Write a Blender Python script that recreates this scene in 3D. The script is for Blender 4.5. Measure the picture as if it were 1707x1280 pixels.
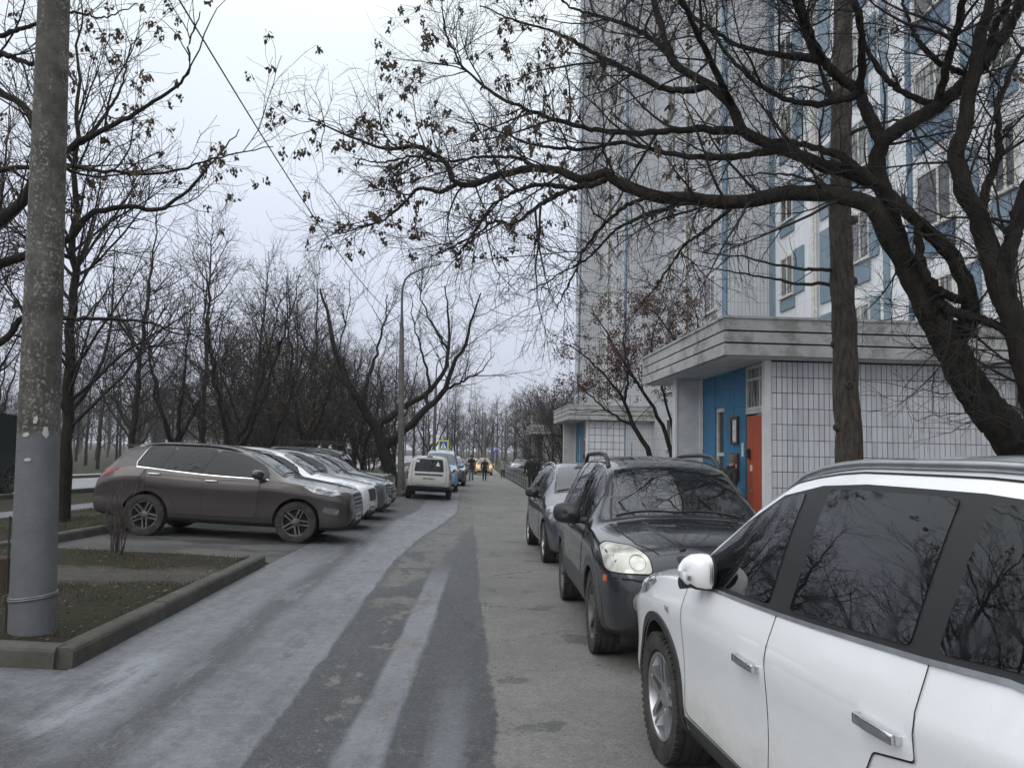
import bpy, math, random
import numpy as np
from mathutils import Vector, Matrix
from mathutils.bvhtree import BVHTree
from mathutils.geometry import delaunay_2d_cdt

for o in list(bpy.data.objects):
    bpy.data.objects.remove(o)
SC = bpy.context.scene
COL = SC.collection
R = math.radians
HAZE = 0.0006

# ---------------------------------------------------------------- camera, sky, sun, exposure
cam = bpy.data.cameras.new('camera')
cam.sensor_width = 36
cam.lens = 36 * 1340 / 1707
cam.clip_start = 0.05
cam.clip_end = 3000
camo = bpy.data.objects.new('camera', cam)
COL.objects.link(camo)
camo.matrix_world = Matrix.Translation((0, 0, 1.68)) @ Matrix.Rotation(R(94.7), 4, 'X') @ Matrix.Rotation(R(1.27), 4, 'Z')
SC.camera = camo

SUN_EL, SUN_AZ = 32.0, 212.0            # thick overcast: the sun only leans the light a little
world = bpy.data.worlds.new('World')
SC.world = world
world.use_nodes = True
wt = world.node_tree
wt.nodes.clear()
w_out = wt.nodes.new('ShaderNodeOutputWorld')
w_bg = wt.nodes.new('ShaderNodeBackground')
w_bg.inputs['Strength'].default_value = 0.1
w_sky = wt.nodes.new('ShaderNodeTexSky')
w_sky.sky_type = 'NISHITA'
w_sky.sun_disc = False
w_sky.sun_elevation = R(SUN_EL)
w_sky.sun_rotation = R(SUN_AZ)
w_sky.air_density = 1.5
w_sky.dust_density = 6.0
w_tc = wt.nodes.new('ShaderNodeTexCoord')
w_sep = wt.nodes.new('ShaderNodeSeparateXYZ')
w_ramp = wt.nodes.new('ShaderNodeValToRGB')       # overcast cloud deck: brighter overhead, dull near the horizon
cr = w_ramp.color_ramp
cr.elements[0].position = 0.0
cr.elements[0].color = (0.56, 0.585, 0.685, 1)
cr.elements[1].position = 1.0
cr.elements[1].color = (1.66, 1.74, 1.82, 1)
for pos, c in ((0.10, (0.555, 0.59, 0.70, 1)), (0.25, (0.63, 0.675, 0.79, 1)), (0.45, (0.75, 0.815, 0.85, 1)), (0.7, (1.24, 1.32, 1.38, 1))):
    e = cr.elements.new(pos)
    e.color = c
w_noise = wt.nodes.new('ShaderNodeTexNoise')
w_noise.inputs['Scale'].default_value = 2.2
w_noise.inputs['Detail'].default_value = 3
w_mr = wt.nodes.new('ShaderNodeMapRange')
w_mr.inputs['To Min'].default_value = 10.6
w_mr.inputs['To Max'].default_value = 12.6
w_mul = wt.nodes.new('ShaderNodeVectorMath')
w_mul.operation = 'SCALE'
w_mix = wt.nodes.new('ShaderNodeMix')
w_mix.data_type = 'RGBA'
w_mix.inputs[0].default_value = 0.95
wt.links.new(w_tc.outputs['Generated'], w_sep.inputs[0])
wt.links.new(w_sep.outputs['Z'], w_ramp.inputs['Fac'])
wt.links.new(w_tc.outputs['Generated'], w_noise.inputs['Vector'])
wt.links.new(w_noise.outputs[0], w_mr.inputs['Value'])
wt.links.new(w_ramp.outputs['Color'], w_mul.inputs[0])
wt.links.new(w_mr.outputs[0], w_mul.inputs['Scale'])
wt.links.new(w_sky.outputs[0], w_mix.inputs[6])
wt.links.new(w_mul.outputs[0], w_mix.inputs[7])
wt.links.new(w_mix.outputs[2], w_bg.inputs['Color'])
wt.links.new(w_bg.outputs[0], w_out.inputs['Surface'])

sun = bpy.data.lights.new('sun', 'SUN')
sun.energy = 0.6
sun.angle = R(40)
sun.color = (1.0, 0.97, 0.93)
suno = bpy.data.objects.new('sun', sun)
COL.objects.link(suno)
suno.rotation_euler = (R(90 - SUN_EL), 0, R(180 - SUN_AZ))

SC.view_settings.view_transform = 'Standard'
SC.view_settings.look = 'None'
SC.view_settings.exposure = 0.15
SC.view_settings.gamma = 1.0
SC.view_settings.use_curve_mapping = False
SC.render.engine = 'CYCLES'
SC.cycles.use_denoising = True
SC.cycles.denoiser = 'OPENIMAGEDENOISE'
SC.cycles.denoising_input_passes = 'RGB_ALBEDO_NORMAL'
SC.cycles.denoising_prefilter = 'NONE'
SC.cycles.max_bounces = 4
SC.cycles.diffuse_bounces = 2
SC.cycles.glossy_bounces = 2
SC.cycles.transmission_bounces = 4
SC.cycles.volume_bounces = 0
SC.cycles.use_adaptive_sampling = True
SC.cycles.adaptive_threshold = 0.025

# ---------------------------------------------------------------- helpers
def gz(x, y):
    """height of the ground: falls gently ahead, rises a little to the left"""
    return -0.01 * min(max(y, -20), 80) + 0.03 * min(max(-x - 1, 0), 6)

def tag(o, label=None, cat=None, group=None, kind=None):
    if label: o['label'] = label
    if cat: o['category'] = cat
    if group: o['group'] = group
    if kind: o['kind'] = kind
    return o

def link(o, parent=None):
    COL.objects.link(o)
    if parent is not None:
        o.parent = parent
    return o

def empty(name, loc=(0, 0, 0), rz=0.0, parent=None):
    o = bpy.data.objects.new(name, None)
    o.empty_display_size = 0.3
    o.location = loc
    o.rotation_euler = (0, 0, rz)
    return link(o, parent)

def new_obj(name, me, parent=None, loc=None, rz=None):
    o = bpy.data.objects.new(name, me)
    if loc is not None: o.location = loc
    if rz is not None: o.rotation_euler = (0, 0, rz)
    return link(o, parent)

class MB:
    """collects simple solids into one mesh"""
    def __init__(s):
        s.v = []; s.f = []; s.m = []
    def add(s, vs, fs, mi=0):
        b = len(s.v)
        s.v += [tuple(p) for p in vs]
        s.f += [tuple(i + b for i in f) for f in fs]
        s.m += [mi] * len(fs)
        return s
    def box(s, x0, x1, y0, y1, z0, z1, mi=0, M=None):
        vs = [(x, y, z) for z in (z0, z1) for y in (y0, y1) for x in (x0, x1)]
        if M is not None: vs = [M @ Vector(p) for p in vs]
        return s.add(vs, [(0, 2, 3, 1), (4, 5, 7, 6), (0, 1, 5, 4), (2, 6, 7, 3), (0, 4, 6, 2), (1, 3, 7, 5)], mi)
    def bar(s, p, q, w, h, mi=0, up=(0, 0, 1)):
        p = Vector(p); q = Vector(q); d = (q - p).normalized()
        u = Vector(up)
        if abs(d.dot(u)) > .98: u = Vector((1, 0, 0))
        a = d.cross(u).normalized(); b = a.cross(d)
        vs = [c + a * (w / 2 * i) + b * (h / 2 * j) for c in (p, q) for i, j in ((-1, -1), (1, -1), (1, 1), (-1, 1))]
        return s.add(vs, [(3, 2, 1, 0), (4, 5, 6, 7), (0, 1, 5, 4), (1, 2, 6, 5), (2, 3, 7, 6), (3, 0, 4, 7)], mi)
    def tube(s, pts, rad, n=8, mi=0, cap=True):
        pts = [Vector(p) for p in pts]
        if not hasattr(rad, '__len__'): rad = [rad] * len(pts)
        vs = []; fs = []
        t0 = (pts[-1] - pts[0]).normalized()
        ref = Vector((1, 0, 0)) if abs(t0.z) > .8 else Vector((0, 0, 1))
        for i, p in enumerate(pts):
            t = (pts[min(i + 1, len(pts) - 1)] - pts[max(i - 1, 0)]).normalized()
            a = t.cross(ref).normalized(); b = t.cross(a)
            for k in range(n):
                g = 2 * math.pi * k / n
                vs.append(p + (a * math.cos(g) + b * math.sin(g)) * rad[i])
        for i in range(len(pts) - 1):
            for k in range(n):
                fs.append((i * n + k, i * n + (k + 1) % n, (i + 1) * n + (k + 1) % n, (i + 1) * n + k))
        if cap:
            fs.append(tuple(range(n - 1, -1, -1)))
            fs.append(tuple((len(pts) - 1) * n + k for k in range(n)))
        return s.add(vs, fs, mi)
    def lathe(s, prof, n=24, axis='z', mi=0, c=(0, 0, 0), a0=0.0):
        """prof: list of (radius, height); closed with caps where radius is 0"""
        vs = []; fs = []
        for r, h in prof:
            for k in range(n):
                g = a0 + 2 * math.pi * k / n
                if axis == 'z': vs.append((c[0] + r * math.cos(g), c[1] + r * math.sin(g), c[2] + h))
                elif axis == 'x': vs.append((c[0] + h, c[1] + r * math.cos(g), c[2] + r * math.sin(g)))
                else: vs.append((c[0] + r * math.cos(g), c[1] + h, c[2] + r * math.sin(g)))
        for i in range(len(prof) - 1):
            for k in range(n):
                fs.append((i * n + k, i * n + (k + 1) % n, (i + 1) * n + (k + 1) % n, (i + 1) * n + k))
        return s.add(vs, fs, mi)
    def prism(s, poly, y0, y1, M=None, mi=0):
        """poly in (x,z) extruded along y"""
        n = len(poly)
        vs = [(x, y0, z) for x, z in poly] + [(x, y1, z) for x, z in poly]
        if M is not None: vs = [M @ Vector(p) for p in vs]
        fs = [tuple(range(n)), tuple(range(2 * n - 1, n - 1, -1))]
        fs += [(i, i + n, (i + 1) % n + n, (i + 1) % n) for i in range(n)]
        return s.add(vs, fs, mi)
    def mesh(s, name, mats, smooth=None):
        me = bpy.data.meshes.new(name)
        me.from_pydata(s.v, [], s.f)
        if not isinstance(mats, (list, tuple)): mats = [mats]
        for m in mats: me.materials.append(m)
        if len(mats) > 1:
            me.polygons.foreach_set('material_index', s.m)
        fix_normals(me)
        if smooth:
            me.polygons.foreach_set('use_smooth', [True] * len(me.polygons))
            me.set_sharp_from_angle(angle=R(smooth))
        return me
    def build(s, name, mats, parent=None, smooth=None, loc=None, rz=None):
        return new_obj(name, s.mesh(name, mats, smooth), parent, loc, rz)

import bmesh
def fix_normals(me):
    bm = bmesh.new(); bm.from_mesh(me)
    bmesh.ops.recalc_face_normals(bm, faces=bm.faces)
    bm.to_mesh(me); bm.free()

def np_mesh(name, chunks, mats, smooth=True):
    """chunks: list of (verts (n,3), faces (m,k), material index)"""
    V = []; loops = []; tot = []; mi = []; base = 0
    for v, f, k in chunks:
        if len(v) == 0: continue
        V.append(np.asarray(v, np.float32)); f = np.asarray(f, np.int64)
        loops.append((f + base).ravel()); tot.append(np.full(len(f), f.shape[1])); mi.append(np.full(len(f), k))
        base += len(v)
    V = np.concatenate(V); loops = np.concatenate(loops); tot = np.concatenate(tot); mi = np.concatenate(mi)
    me = bpy.data.meshes.new(name)
    me.vertices.add(len(V)); me.vertices.foreach_set('co', V.ravel())
    me.loops.add(len(loops)); me.loops.foreach_set('vertex_index', loops.astype(np.int32))
    me.polygons.add(len(tot))
    me.polygons.foreach_set('loop_start', (np.cumsum(tot) - tot).astype(np.int32))
    me.polygons.foreach_set('loop_total', tot.astype(np.int32))
    me.polygons.foreach_set('material_index', mi.astype(np.int32))
    me.polygons.foreach_set('use_smooth', np.full(len(tot), smooth))
    for m in (mats if isinstance(mats, (list, tuple)) else [mats]): me.materials.append(m)
    me.update(calc_edges=True)
    return me

# ---------------------------------------------------------------- materials
class NT:
    def __init__(s, name):
        s.mat = bpy.data.materials.new(name); s.mat.use_nodes = True
        s.t = s.mat.node_tree; s.bsdf = s.t.nodes['Principled BSDF']
        s.out = s.t.nodes['Material Output']
    def n(s, typ, **kw):
        nd = s.t.nodes.new(typ)
        for k, v in kw.items(): setattr(nd, k, v)
        return nd
    def put(s, sock, v):
        if hasattr(v, 'is_linked') or isinstance(v, bpy.types.NodeSocket): s.t.links.new(v, sock)
        elif isinstance(v, tuple) and len(v) == 3 and sock.type == 'RGBA': sock.default_value = (*v, 1)
        else: sock.default_value = v
    def math(s, op, a, b=None, c=None, clamp=False):
        nd = s.n('ShaderNodeMath', operation=op, use_clamp=clamp)
        s.put(nd.inputs[0], a)
        if b is not None: s.put(nd.inputs[1], b)
        if c is not None: s.put(nd.inputs[2], c)
        return nd.outputs[0]
    def step(s, x, lo, hi, a=0.0, b=1.0):
        nd = s.n('ShaderNodeMapRange', interpolation_type='SMOOTHSTEP')
        s.put(nd.inputs['Value'], x); s.put(nd.inputs['From Min'], lo); s.put(nd.inputs['From Max'], hi)
        s.put(nd.inputs['To Min'], a); s.put(nd.inputs['To Max'], b)
        return nd.outputs[0]
    def noise(s, vec, scale, detail=3, rough=.55, dist=0.0):
        nd = s.n('ShaderNodeTexNoise')
        if vec is not None: s.put(nd.inputs['Vector'], vec)
        nd.inputs['Scale'].default_value = scale; nd.inputs['Detail'].default_value = detail
        nd.inputs['Roughness'].default_value = rough; nd.inputs['Distortion'].default_value = dist
        return nd.outputs[0]
    def mix(s, f, a, b, mode='MIX'):
        nd = s.n('ShaderNodeMix', data_type='RGBA', blend_type=mode)
        s.put(nd.inputs[0], f); s.put(nd.inputs[6], a); s.put(nd.inputs[7], b)
        return nd.outputs[2]
    def coord(s, which='Object'):
        return s.n('ShaderNodeTexCoord').outputs[which]
    def pos(s):
        return s.n('ShaderNodeNewGeometry').outputs['Position']
    def xyz(s, v):
        nd = s.n('ShaderNodeSeparateXYZ'); s.put(nd.inputs[0], v); return nd.outputs
    def vec(s, x, y, z):
        nd = s.n('ShaderNodeCombineXYZ')
        for i, q in enumerate((x, y, z)): s.put(nd.inputs[i], q)
        return nd.outputs[0]
    def scale(s, v, k):
        nd = s.n('ShaderNodeVectorMath', operation='MULTIPLY'); s.put(nd.inputs[0], v)
        nd.inputs[1].default_value = k; return nd.outputs[0]
    def bump(s, h, strength, dist=0.01):
        nd = s.n('ShaderNodeBump'); s.put(nd.inputs['Height'], h)
        nd.inputs['Strength'].default_value = strength; nd.inputs['Distance'].default_value = dist
        s.t.links.new(nd.outputs[0], s.bsdf.inputs['Normal'])
    def set(s, **kw):
        names = dict(col='Base Color', rough='Roughness', metal='Metallic', spec='Specular IOR Level', coat='Coat Weight', coatr='Coat Roughness',
                     ior='IOR', emit='Emission Color', emits='Emission Strength', trans='Transmission Weight', alpha='Alpha', sheen='Sheen Weight')
        for k, v in kw.items(): s.put(s.bsdf.inputs[names[k]], v)
        return s.mat

def mat(name, col, col2=None, ns=4.0, rough=.6, metal=0.0, bump=0.0, bs=None, bd=0.01, coat=0.0, spec=.5, lo=.35, hi=.65, detail=5, world=False, stretch=None, rvar=0.0):
    t = NT(name)
    v = t.pos() if world else t.coord()
    if stretch: v = t.scale(v, stretch)
    c = col
    n = None
    if col2 is not None:
        n = t.noise(v, ns, detail)
        c = t.mix(t.step(n, lo, hi), col, col2)
    r = rough
    if rvar and n is not None:
        r = t.step(n, lo, hi, rough - rvar, rough + rvar)
    t.set(col=c, rough=r, metal=metal, coat=coat, spec=spec)
    if bump:
        t.bump(t.noise(v, bs or ns * 6, 4), bump, bd)
    return t.mat

def paint(name, col, dirt=.5, metal=.0, dcol=(.10, .092, .082), top=.85, rough=.32, flake=True):
    t = NT(name)
    o = t.coord(); z = t.xyz(o)[2]
    n = t.noise(t.scale(o, (1, 1, 2.5)), 5, 6, .65)
    g = t.step(z, .12, top, 1.0, 0.0)
    f = t.math('MULTIPLY', t.math('ADD', t.math('MULTIPLY', g, .95), t.math('MULTIPLY', t.math('MULTIPLY', t.step(n, .3, .75), t.step(z, .3, 1.05, 1.0, .08)), .28)), dirt, clamp=True)
    f = t.math('MULTIPLY', f, t.step(n, .15, .6, .65, 1.0), clamp=True)
    sp = t.noise(o, 70, 2, .6)
    f = t.math('MAXIMUM', f, t.math('MULTIPLY', t.math('MULTIPLY', t.step(sp, .68, .74), t.step(z, .4, 1.2, 1.0, .25)), dirt), clamp=True)
    t.set(col=t.mix(f, col, dcol), rough=t.math('ADD', t.math('MULTIPLY', f, .45), rough), metal=t.math('MULTIPLY', t.math('SUBTRACT', 1.0, f), metal),
          coat=t.math('SUBTRACT', 1.0, f, clamp=True), coatr=.06)
    return t.mat

def glass_dark(name, col=(.012, .013, .014), ior=1.75, rough=.015):
    t = NT(name)
    n = t.noise(t.coord(), 6, 3)
    t.set(col=col, rough=t.step(n, .4, .8, rough, rough + .05), ior=ior, spec=.5)
    return t.mat

m_black = mat('black_plastic', (.018, .018, .019), (.03, .03, .03), 9, rough=.5, bump=.05, bs=90)
m_gap = mat('panel_gap', (.006, .006, .006), rough=.9)
m_under = mat('underbody', (.012, .011, .010), (.022, .02, .018), 6, rough=.95)
m_seal = mat('window_rubber', (.010, .010, .010), rough=.45)
m_rubber = mat('tyre_rubber', (.020, .019, .018), (.048, .044, .040), 7, rough=.88, bump=.3, bs=60)
m_chrome = mat('chrome', (.72, .72, .73), rough=.12, metal=1.0)
m_satin = mat('satin_metal', (.50, .51, .52), (.40, .40, .41), 8, rough=.32, metal=.9)
m_alloy = mat('wheel_alloy', (.42, .42, .43), (.22, .21, .20), 6, rough=.38, metal=.75)
m_alloy_dirty = mat('dirty_wheel_alloy', (.16, .155, .15), (.07, .065, .06), 6, rough=.6, metal=.5)
m_glass = glass_dark('car_glass', (.006, .0065, .007), 1.5)
m_windshield = glass_dark('windshield_glass', (.012, .014, .015), 1.7)
m_white = mat('white_plastic', (.75, .75, .74), (.55, .55, .54), 12, rough=.5)
m_red_lens = mat('tail_lamp_lens', (.24, .008, .010), (.13, .004, .006), 18, rough=.12, coat=.8)
m_orange_lens = mat('orange_lens', (.55, .12, .02), rough=.15, coat=.8)
def lamp_mat(name, a, b):
    t = NT(name)
    w = t.n('ShaderNodeTexVoronoi'); w.inputs['Scale'].default_value = 9.0
    t.put(w.inputs['Vector'], t.coord())
    t.set(col=t.mix(t.step(w.outputs[0], .15, .6), a, b), rough=.12, metal=.35, coat=1.0, coatr=.03)
    return t.mat
m_head = lamp_mat('head_lamp_lens', (.62, .63, .64), (.20, .21, .22))
m_head_old = lamp_mat('yellowed_head_lamp', (.66, .65, .58), (.46, .45, .39))
m_fog = lamp_mat('fog_lamp_lens', (.30, .29, .26), (.16, .155, .14))
m_plate = mat('plate_enamel', (.62, .62, .60), (.42, .41, .39), 8, rough=.5)
m_print = mat('black_print', (.02, .02, .02), rough=.6)
m_skin = mat('skin', (.42, .25, .18), (.36, .20, .14), 20, rough=.55)
# ---------------------------------------------------------------- ground, driveway, kerbs, park paths and the main road
def sheet(name, poly, off, m, maxc=None):
    """flat polygon draped over the ground height, cut along its break lines"""
    bm = bmesh.new()
    bm.faces.new([bm.verts.new((x, y, 0)) for x, y in poly])
    for co, no in (((-1, 0, 0), (1, 0, 0)), ((-7, 0, 0), (1, 0, 0)), ((0, 80, 0), (0, 1, 0)), ((0, -20, 0), (0, 1, 0))):
        bmesh.ops.bisect_plane(bm, geom=bm.verts[:] + bm.edges[:] + bm.faces[:], plane_co=co, plane_no=no)
    for v in bm.verts: v.co.z = gz(v.co.x, v.co.y) + off
    me = bpy.data.meshes.new(name); bm.to_mesh(me); bm.free(); me.materials.append(m)
    fix_normals(me)
    o = new_obj(name, me); o['kind'] = 'structure'
    return o

def mk_soil():
    t = NT('park_soil_and_grass'); p = t.pos()
    big = t.noise(p, .35, 5, .6); mid = t.noise(p, 2.3, 6, .65); fine = t.noise(p, 28, 5, .7)
    soil = t.mix(t.step(fine, .3, .7), (.022, .018, .014), (.052, .045, .036))
    grass = t.mix(t.step(fine, .25, .75), (.020, .024, .010), (.055, .056, .026))
    f = t.step(t.math('ADD', t.math('MULTIPLY', big, .6), t.math('MULTIPLY', mid, .5)), .50, .62)
    f = t.math('MULTIPLY', f, t.step(fine, .2, .55, .5, 1.0))
    t.set(col=t.mix(f, soil, grass), rough=.95, spec=.2)
    t.bump(t.math('ADD', fine, t.math('MULTIPLY', mid, 1.5)), .6, .03)
    return t.mat
m_soil = mk_soil()

def mk_driveway():
    t = NT('damp_asphalt'); p = t.pos(); x, y, z = t.xyz(p)
    mul = lambda *a: a[0] if len(a) == 1 else t.math('MULTIPLY', a[0], mul(*a[1:]))
    add = lambda *a: a[0] if len(a) == 1 else t.math('ADD', a[0], add(*a[1:]))
    inv = lambda a: t.math('SUBTRACT', 1.0, a, clamp=True)
    cen = lambda a: t.math('SUBTRACT', a, .5)
    # s runs across the lane; the lane points about 3 degrees left of straight ahead
    s = add(x, mul(y, .0535))
    st = t.scale(p, (1.0, .20, 1.0))
    w1 = t.noise(st, 1.0, 4, .6); w2 = t.noise(st, 5.0, 6, .7); w4 = t.noise(t.scale(p, (1.0, .06, 1.0)), 16, 5, .7)
    pat = t.noise(t.scale(p, (1.0, .5, 1.0)), 2.4, 7, .68); mid = t.noise(p, 9, 6, .7); big = t.noise(p, .8, 5, .6)
    fine = t.noise(p, 75, 4, .75); grit = t.noise(p, 260, 3, .7)
    s2 = add(s, mul(cen(w1), .26), mul(cen(w2), .16), mul(cen(mid), .10))
    between = lambda q, a, b, e=.06: mul(t.step(q, a - e, a + e), t.step(q, b - e, b + e, 1.0, 0.0))
    # dry strip on the parked side and broken dry patches between the tracks
    bend = t.step(y, 11, 26); bend2 = t.step(y, 9, 25)
    dry = t.step(s2, .19, .23)
    near, far = t.step(y, 5, 9), t.step(y, 9, 18)
    patch = mul(between(t.math('SUBTRACT', s2, mul(bend, .85)), -1.08, -.36, .10), t.step(add(pat, mul(far, .10), mul(near, .05)), .575, .60))
    worn = mul(between(s2, -.40, .24, .10), t.step(y, 14, 26), t.step(add(pat, mul(t.step(y, 22, 50), .12)), .50, .56))
    dry = t.math('MAXIMUM', t.math('MAXIMUM', dry, mul(worn, .8)), mul(patch, .85))
    # paler, smoother film: all the left half, and along the wheel tracks
    film = t.step(t.math('SUBTRACT', s2, mul(bend, .85)), -1.17, -1.125, 1.0, 0.0)
    film = mul(film, t.step(t.math('SUBTRACT', s2, mul(bend2, 2.2)), -3.75, -3.5))
    film = mul(film, add(.62, mul(t.step(add(mul(w2, .6), mul(mid, .4)), .36, .58), .38)))
    film = mul(film, inv(mul(between(s2, -2.12, -1.78, .12), t.step(add(w2, mul(mid, .3)), .50, .66), .9)))
    film = mul(film, inv(mul(between(s2, -1.62, -1.40, .08), t.step(w1, .50, .60), t.step(y, 7, 9, 1.0, 0.0), .7)))
    film = mul(film, inv(mul(t.step(pat, .60, .66), .45)))
    film = mul(film, t.step(add(y, mul(x, .75), mul(cen(big), 1.6), mul(cen(w2), .6)), 2.5, 3.2, .10, 1.0), t.step(y, 20, 34, 1.0, .30))
    q = add(x, mul(y, .024), mul(cen(w1), .12), mul(cen(w2), .12))
    track = mul(between(q, -.82, -.56, .03), t.step(y, 9.5, 13.5, 1.0, 0.0), t.step(w2, .25, .5, .5, 1.0))
    track2 = mul(between(q, -.32, -.12, .07), t.step(y, 4.5, 7.0, .6, 0.0))
    film = t.math('MAXIMUM', film, t.math('MAXIMUM', mul(track, .95), track2))
    pale_streak = mul(between(s2, -2.55, -2.32, .10), t.step(y, 4.4, 5.2), t.step(y, 6.2, 7.2, 1.0, 0.0), t.step(w2, .35, .6))  # short streak of still paler colour inside the film
    # damp blots and tyre prints on the dry side
    spots = mul(t.step(t.noise(p, 1.5, 4, .5), .625, .64), t.step(mid, .35, .5))
    blot = mul(t.step(t.noise(p, .55, 5, .6), .655, .67), t.step(w2, .4, .5))
    dry = mul(dry, inv(mul(t.math('MAXIMUM', spots, blot), .72)))
    # hairline cracks
    vo = t.n('ShaderNodeTexVoronoi'); vo.feature = 'DISTANCE_TO_EDGE'; vo.inputs['Scale'].default_value = .42
    wv = t.n('ShaderNodeVectorMath', operation='ADD'); t.put(wv.inputs[0], p)
    t.put(wv.inputs[1], t.vec(mul(cen(mid), .5), mul(cen(t.noise(p, 5, 5, .7)), .9), 0.0)); t.put(vo.inputs['Vector'], wv.outputs[0])
    crack = mul(t.step(vo.outputs[0], .002, .007, 1.0, 0.0), t.step(big, .45, .6))
    c_damp = t.mix(t.step(add(mul(w2, .5), mul(mid, .5)), .35, .65), (.034, .0345, .036), (.060, .061, .064))
    c_dry = t.mix(t.step(add(mul(big, .5), mul(mid, .5)), .35, .65), (.165, .159, .148), (.225, .217, .202))
    c_film = t.mix(t.step(add(mul(w4, .2), mul(mid, .35), mul(big, .45)), .40, .60), (.135, .140, .152), (.200, .205, .222))
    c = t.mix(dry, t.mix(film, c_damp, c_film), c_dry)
    c = t.mix(pale_streak, c, (.30, .31, .34))
    c = t.mix(t.step(fine, .52, .68, 0.0, .50), c, t.mix(.5, c, (.42, .415, .41)))
    c = t.mix(t.step(fine, .34, .48, .42, 0.0), c, (.012, .012, .012))
    c = t.mix(t.step(grit, .36, .50, .50, 0.0), c, (.010, .010, .010))
    agg = t.noise(p, 30, 5, .8)
    c = t.mix(t.step(agg, .53, .66, 0.0, .30), c, t.mix(.5, c, (.45, .445, .44)))
    c = t.mix(t.step(agg, .34, .47, .34, 0.0), c, (.014, .014, .014))
    c = t.mix(mul(crack, .75), c, (.012, .012, .012))
    c = t.mix(mul(t.step(t.noise(p, 22, 2, .5), .765, .775), .6), c, (.34, .33, .31))
    r = add(mul(dry, .26), t.math('SUBTRACT', .64, mul(film, .26)))
    r = add(r, mul(cen(fine), .25))
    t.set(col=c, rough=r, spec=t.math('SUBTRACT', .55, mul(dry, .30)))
    t.bump(add(fine, mul(grit, .7), mul(mid, .6)), .55, .007)
    return t.mat
m_drive = mk_driveway()

def mk_bay():
    t = NT('parking_asphalt'); p = t.pos()
    a = t.noise(t.scale(p, (.5, 1, 1)), 1.3, 6, .62); b = t.noise(p, 5.5, 5, .6); fine = t.noise(p, 120, 3, .7)
    f = t.step(t.math('ADD', t.math('MULTIPLY', a, .7), t.math('MULTIPLY', b, .3)), .47, .53)
    c = t.mix(f, (.032, .031, .030), (.080, .077, .071))
    c = t.mix(t.step(fine, .35, .75, 0, .35), c, (.20, .195, .19))
    t.set(col=c, rough=t.step(f, 0, 1, .55, .9), spec=.4)
    t.bump(fine, .3, .006)
    return t.mat
m_bay = mk_bay()
m_road = mat('main_road_asphalt', (.16, .16, .165), (.22, .22, .225), .8, rough=.5, bump=.2, bs=90, world=True)
m_path = mat('footpath_asphalt', (.12, .12, .125), (.16, .16, .17), 1.3, rough=.7, bump=.2, bs=80, world=True)
m_verge = mat('pale_gravel_verge', (.20, .20, .20), (.30, .30, .30), 1.1, rough=.9, bump=.3, bs=30, world=True)

def mk_conc(name, a, b, moss=0.0, bump=.5):
    t = NT(name); p = t.pos()
    n1 = t.noise(p, 3.0, 6, .65); n2 = t.noise(p, 45, 4, .7)
    c = t.mix(t.step(n1, .3, .7), a, b)
    c = t.mix(t.step(n2, .55, .8, 0, .6), c, tuple(q * .45 for q in a))
    if moss:
        c = t.mix(t.math('MULTIPLY', t.step(t.noise(p, 1.6, 5, .65), .48, .66), moss), c, (.055, .058, .030))
    t.set(col=c, rough=.9, spec=.3)
    t.bump(t.math('ADD', n2, n1), bump, .008)
    return t.mat
m_kerb = mk_conc('kerb_concrete', (.062, .059, .053), (.098, .094, .084), .45)
m_kerb2 = mk_conc('pale_kerb_concrete', (.13, .126, .118), (.18, .175, .165))

sheet('ground', [(-500, -60), (500, -60), (500, 900), (-500, 900)], 0.0, m_soil)
# the lane: from behind the camera to the far end, left edge along the bed kerb and the parallel parked row
sheet('driveway', [(-14, -25), (3.9, -25), (2.36, 14), (.86, 44), (-.9, 80), (-5.5, 172), (-10.0, 172), (-6.9, 95), (-4.75, 52), (-4.15, 31.5), (-3.47, 11.9), (-3.2, 6.02), (-14, 5.95)], .004, m_drive)
sheet('parking_bay', [(-7.20, 11.95), (-3.475, 11.95), (-4.14, 31.2), (-7.40, 31.2)], .006, m_bay)
sheet('footpath', [(-11.65, -30), (-10.15, -30), (-10.15, 60), (-11.4, 150), (-12.9, 150), (-11.65, 60)], .008, m_path)
sheet('main_road', [(-21.8, -60), (-14.7, -60), (-14.7, 60), (-19, 260), (-26.5, 260), (-21.8, 60)], .008, m_road)
sheet('verge', [(-25.4, -60), (-22.0, -60), (-22.0, 60), (-26.7, 260), (-30, 260), (-25.4, 60)], .010, m_verge)
sheet('pavement', [(3.75, 2), (11, 2), (9.0, 49), (.98, 44.2), (2.52, 14)], .05, m_path)

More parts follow.
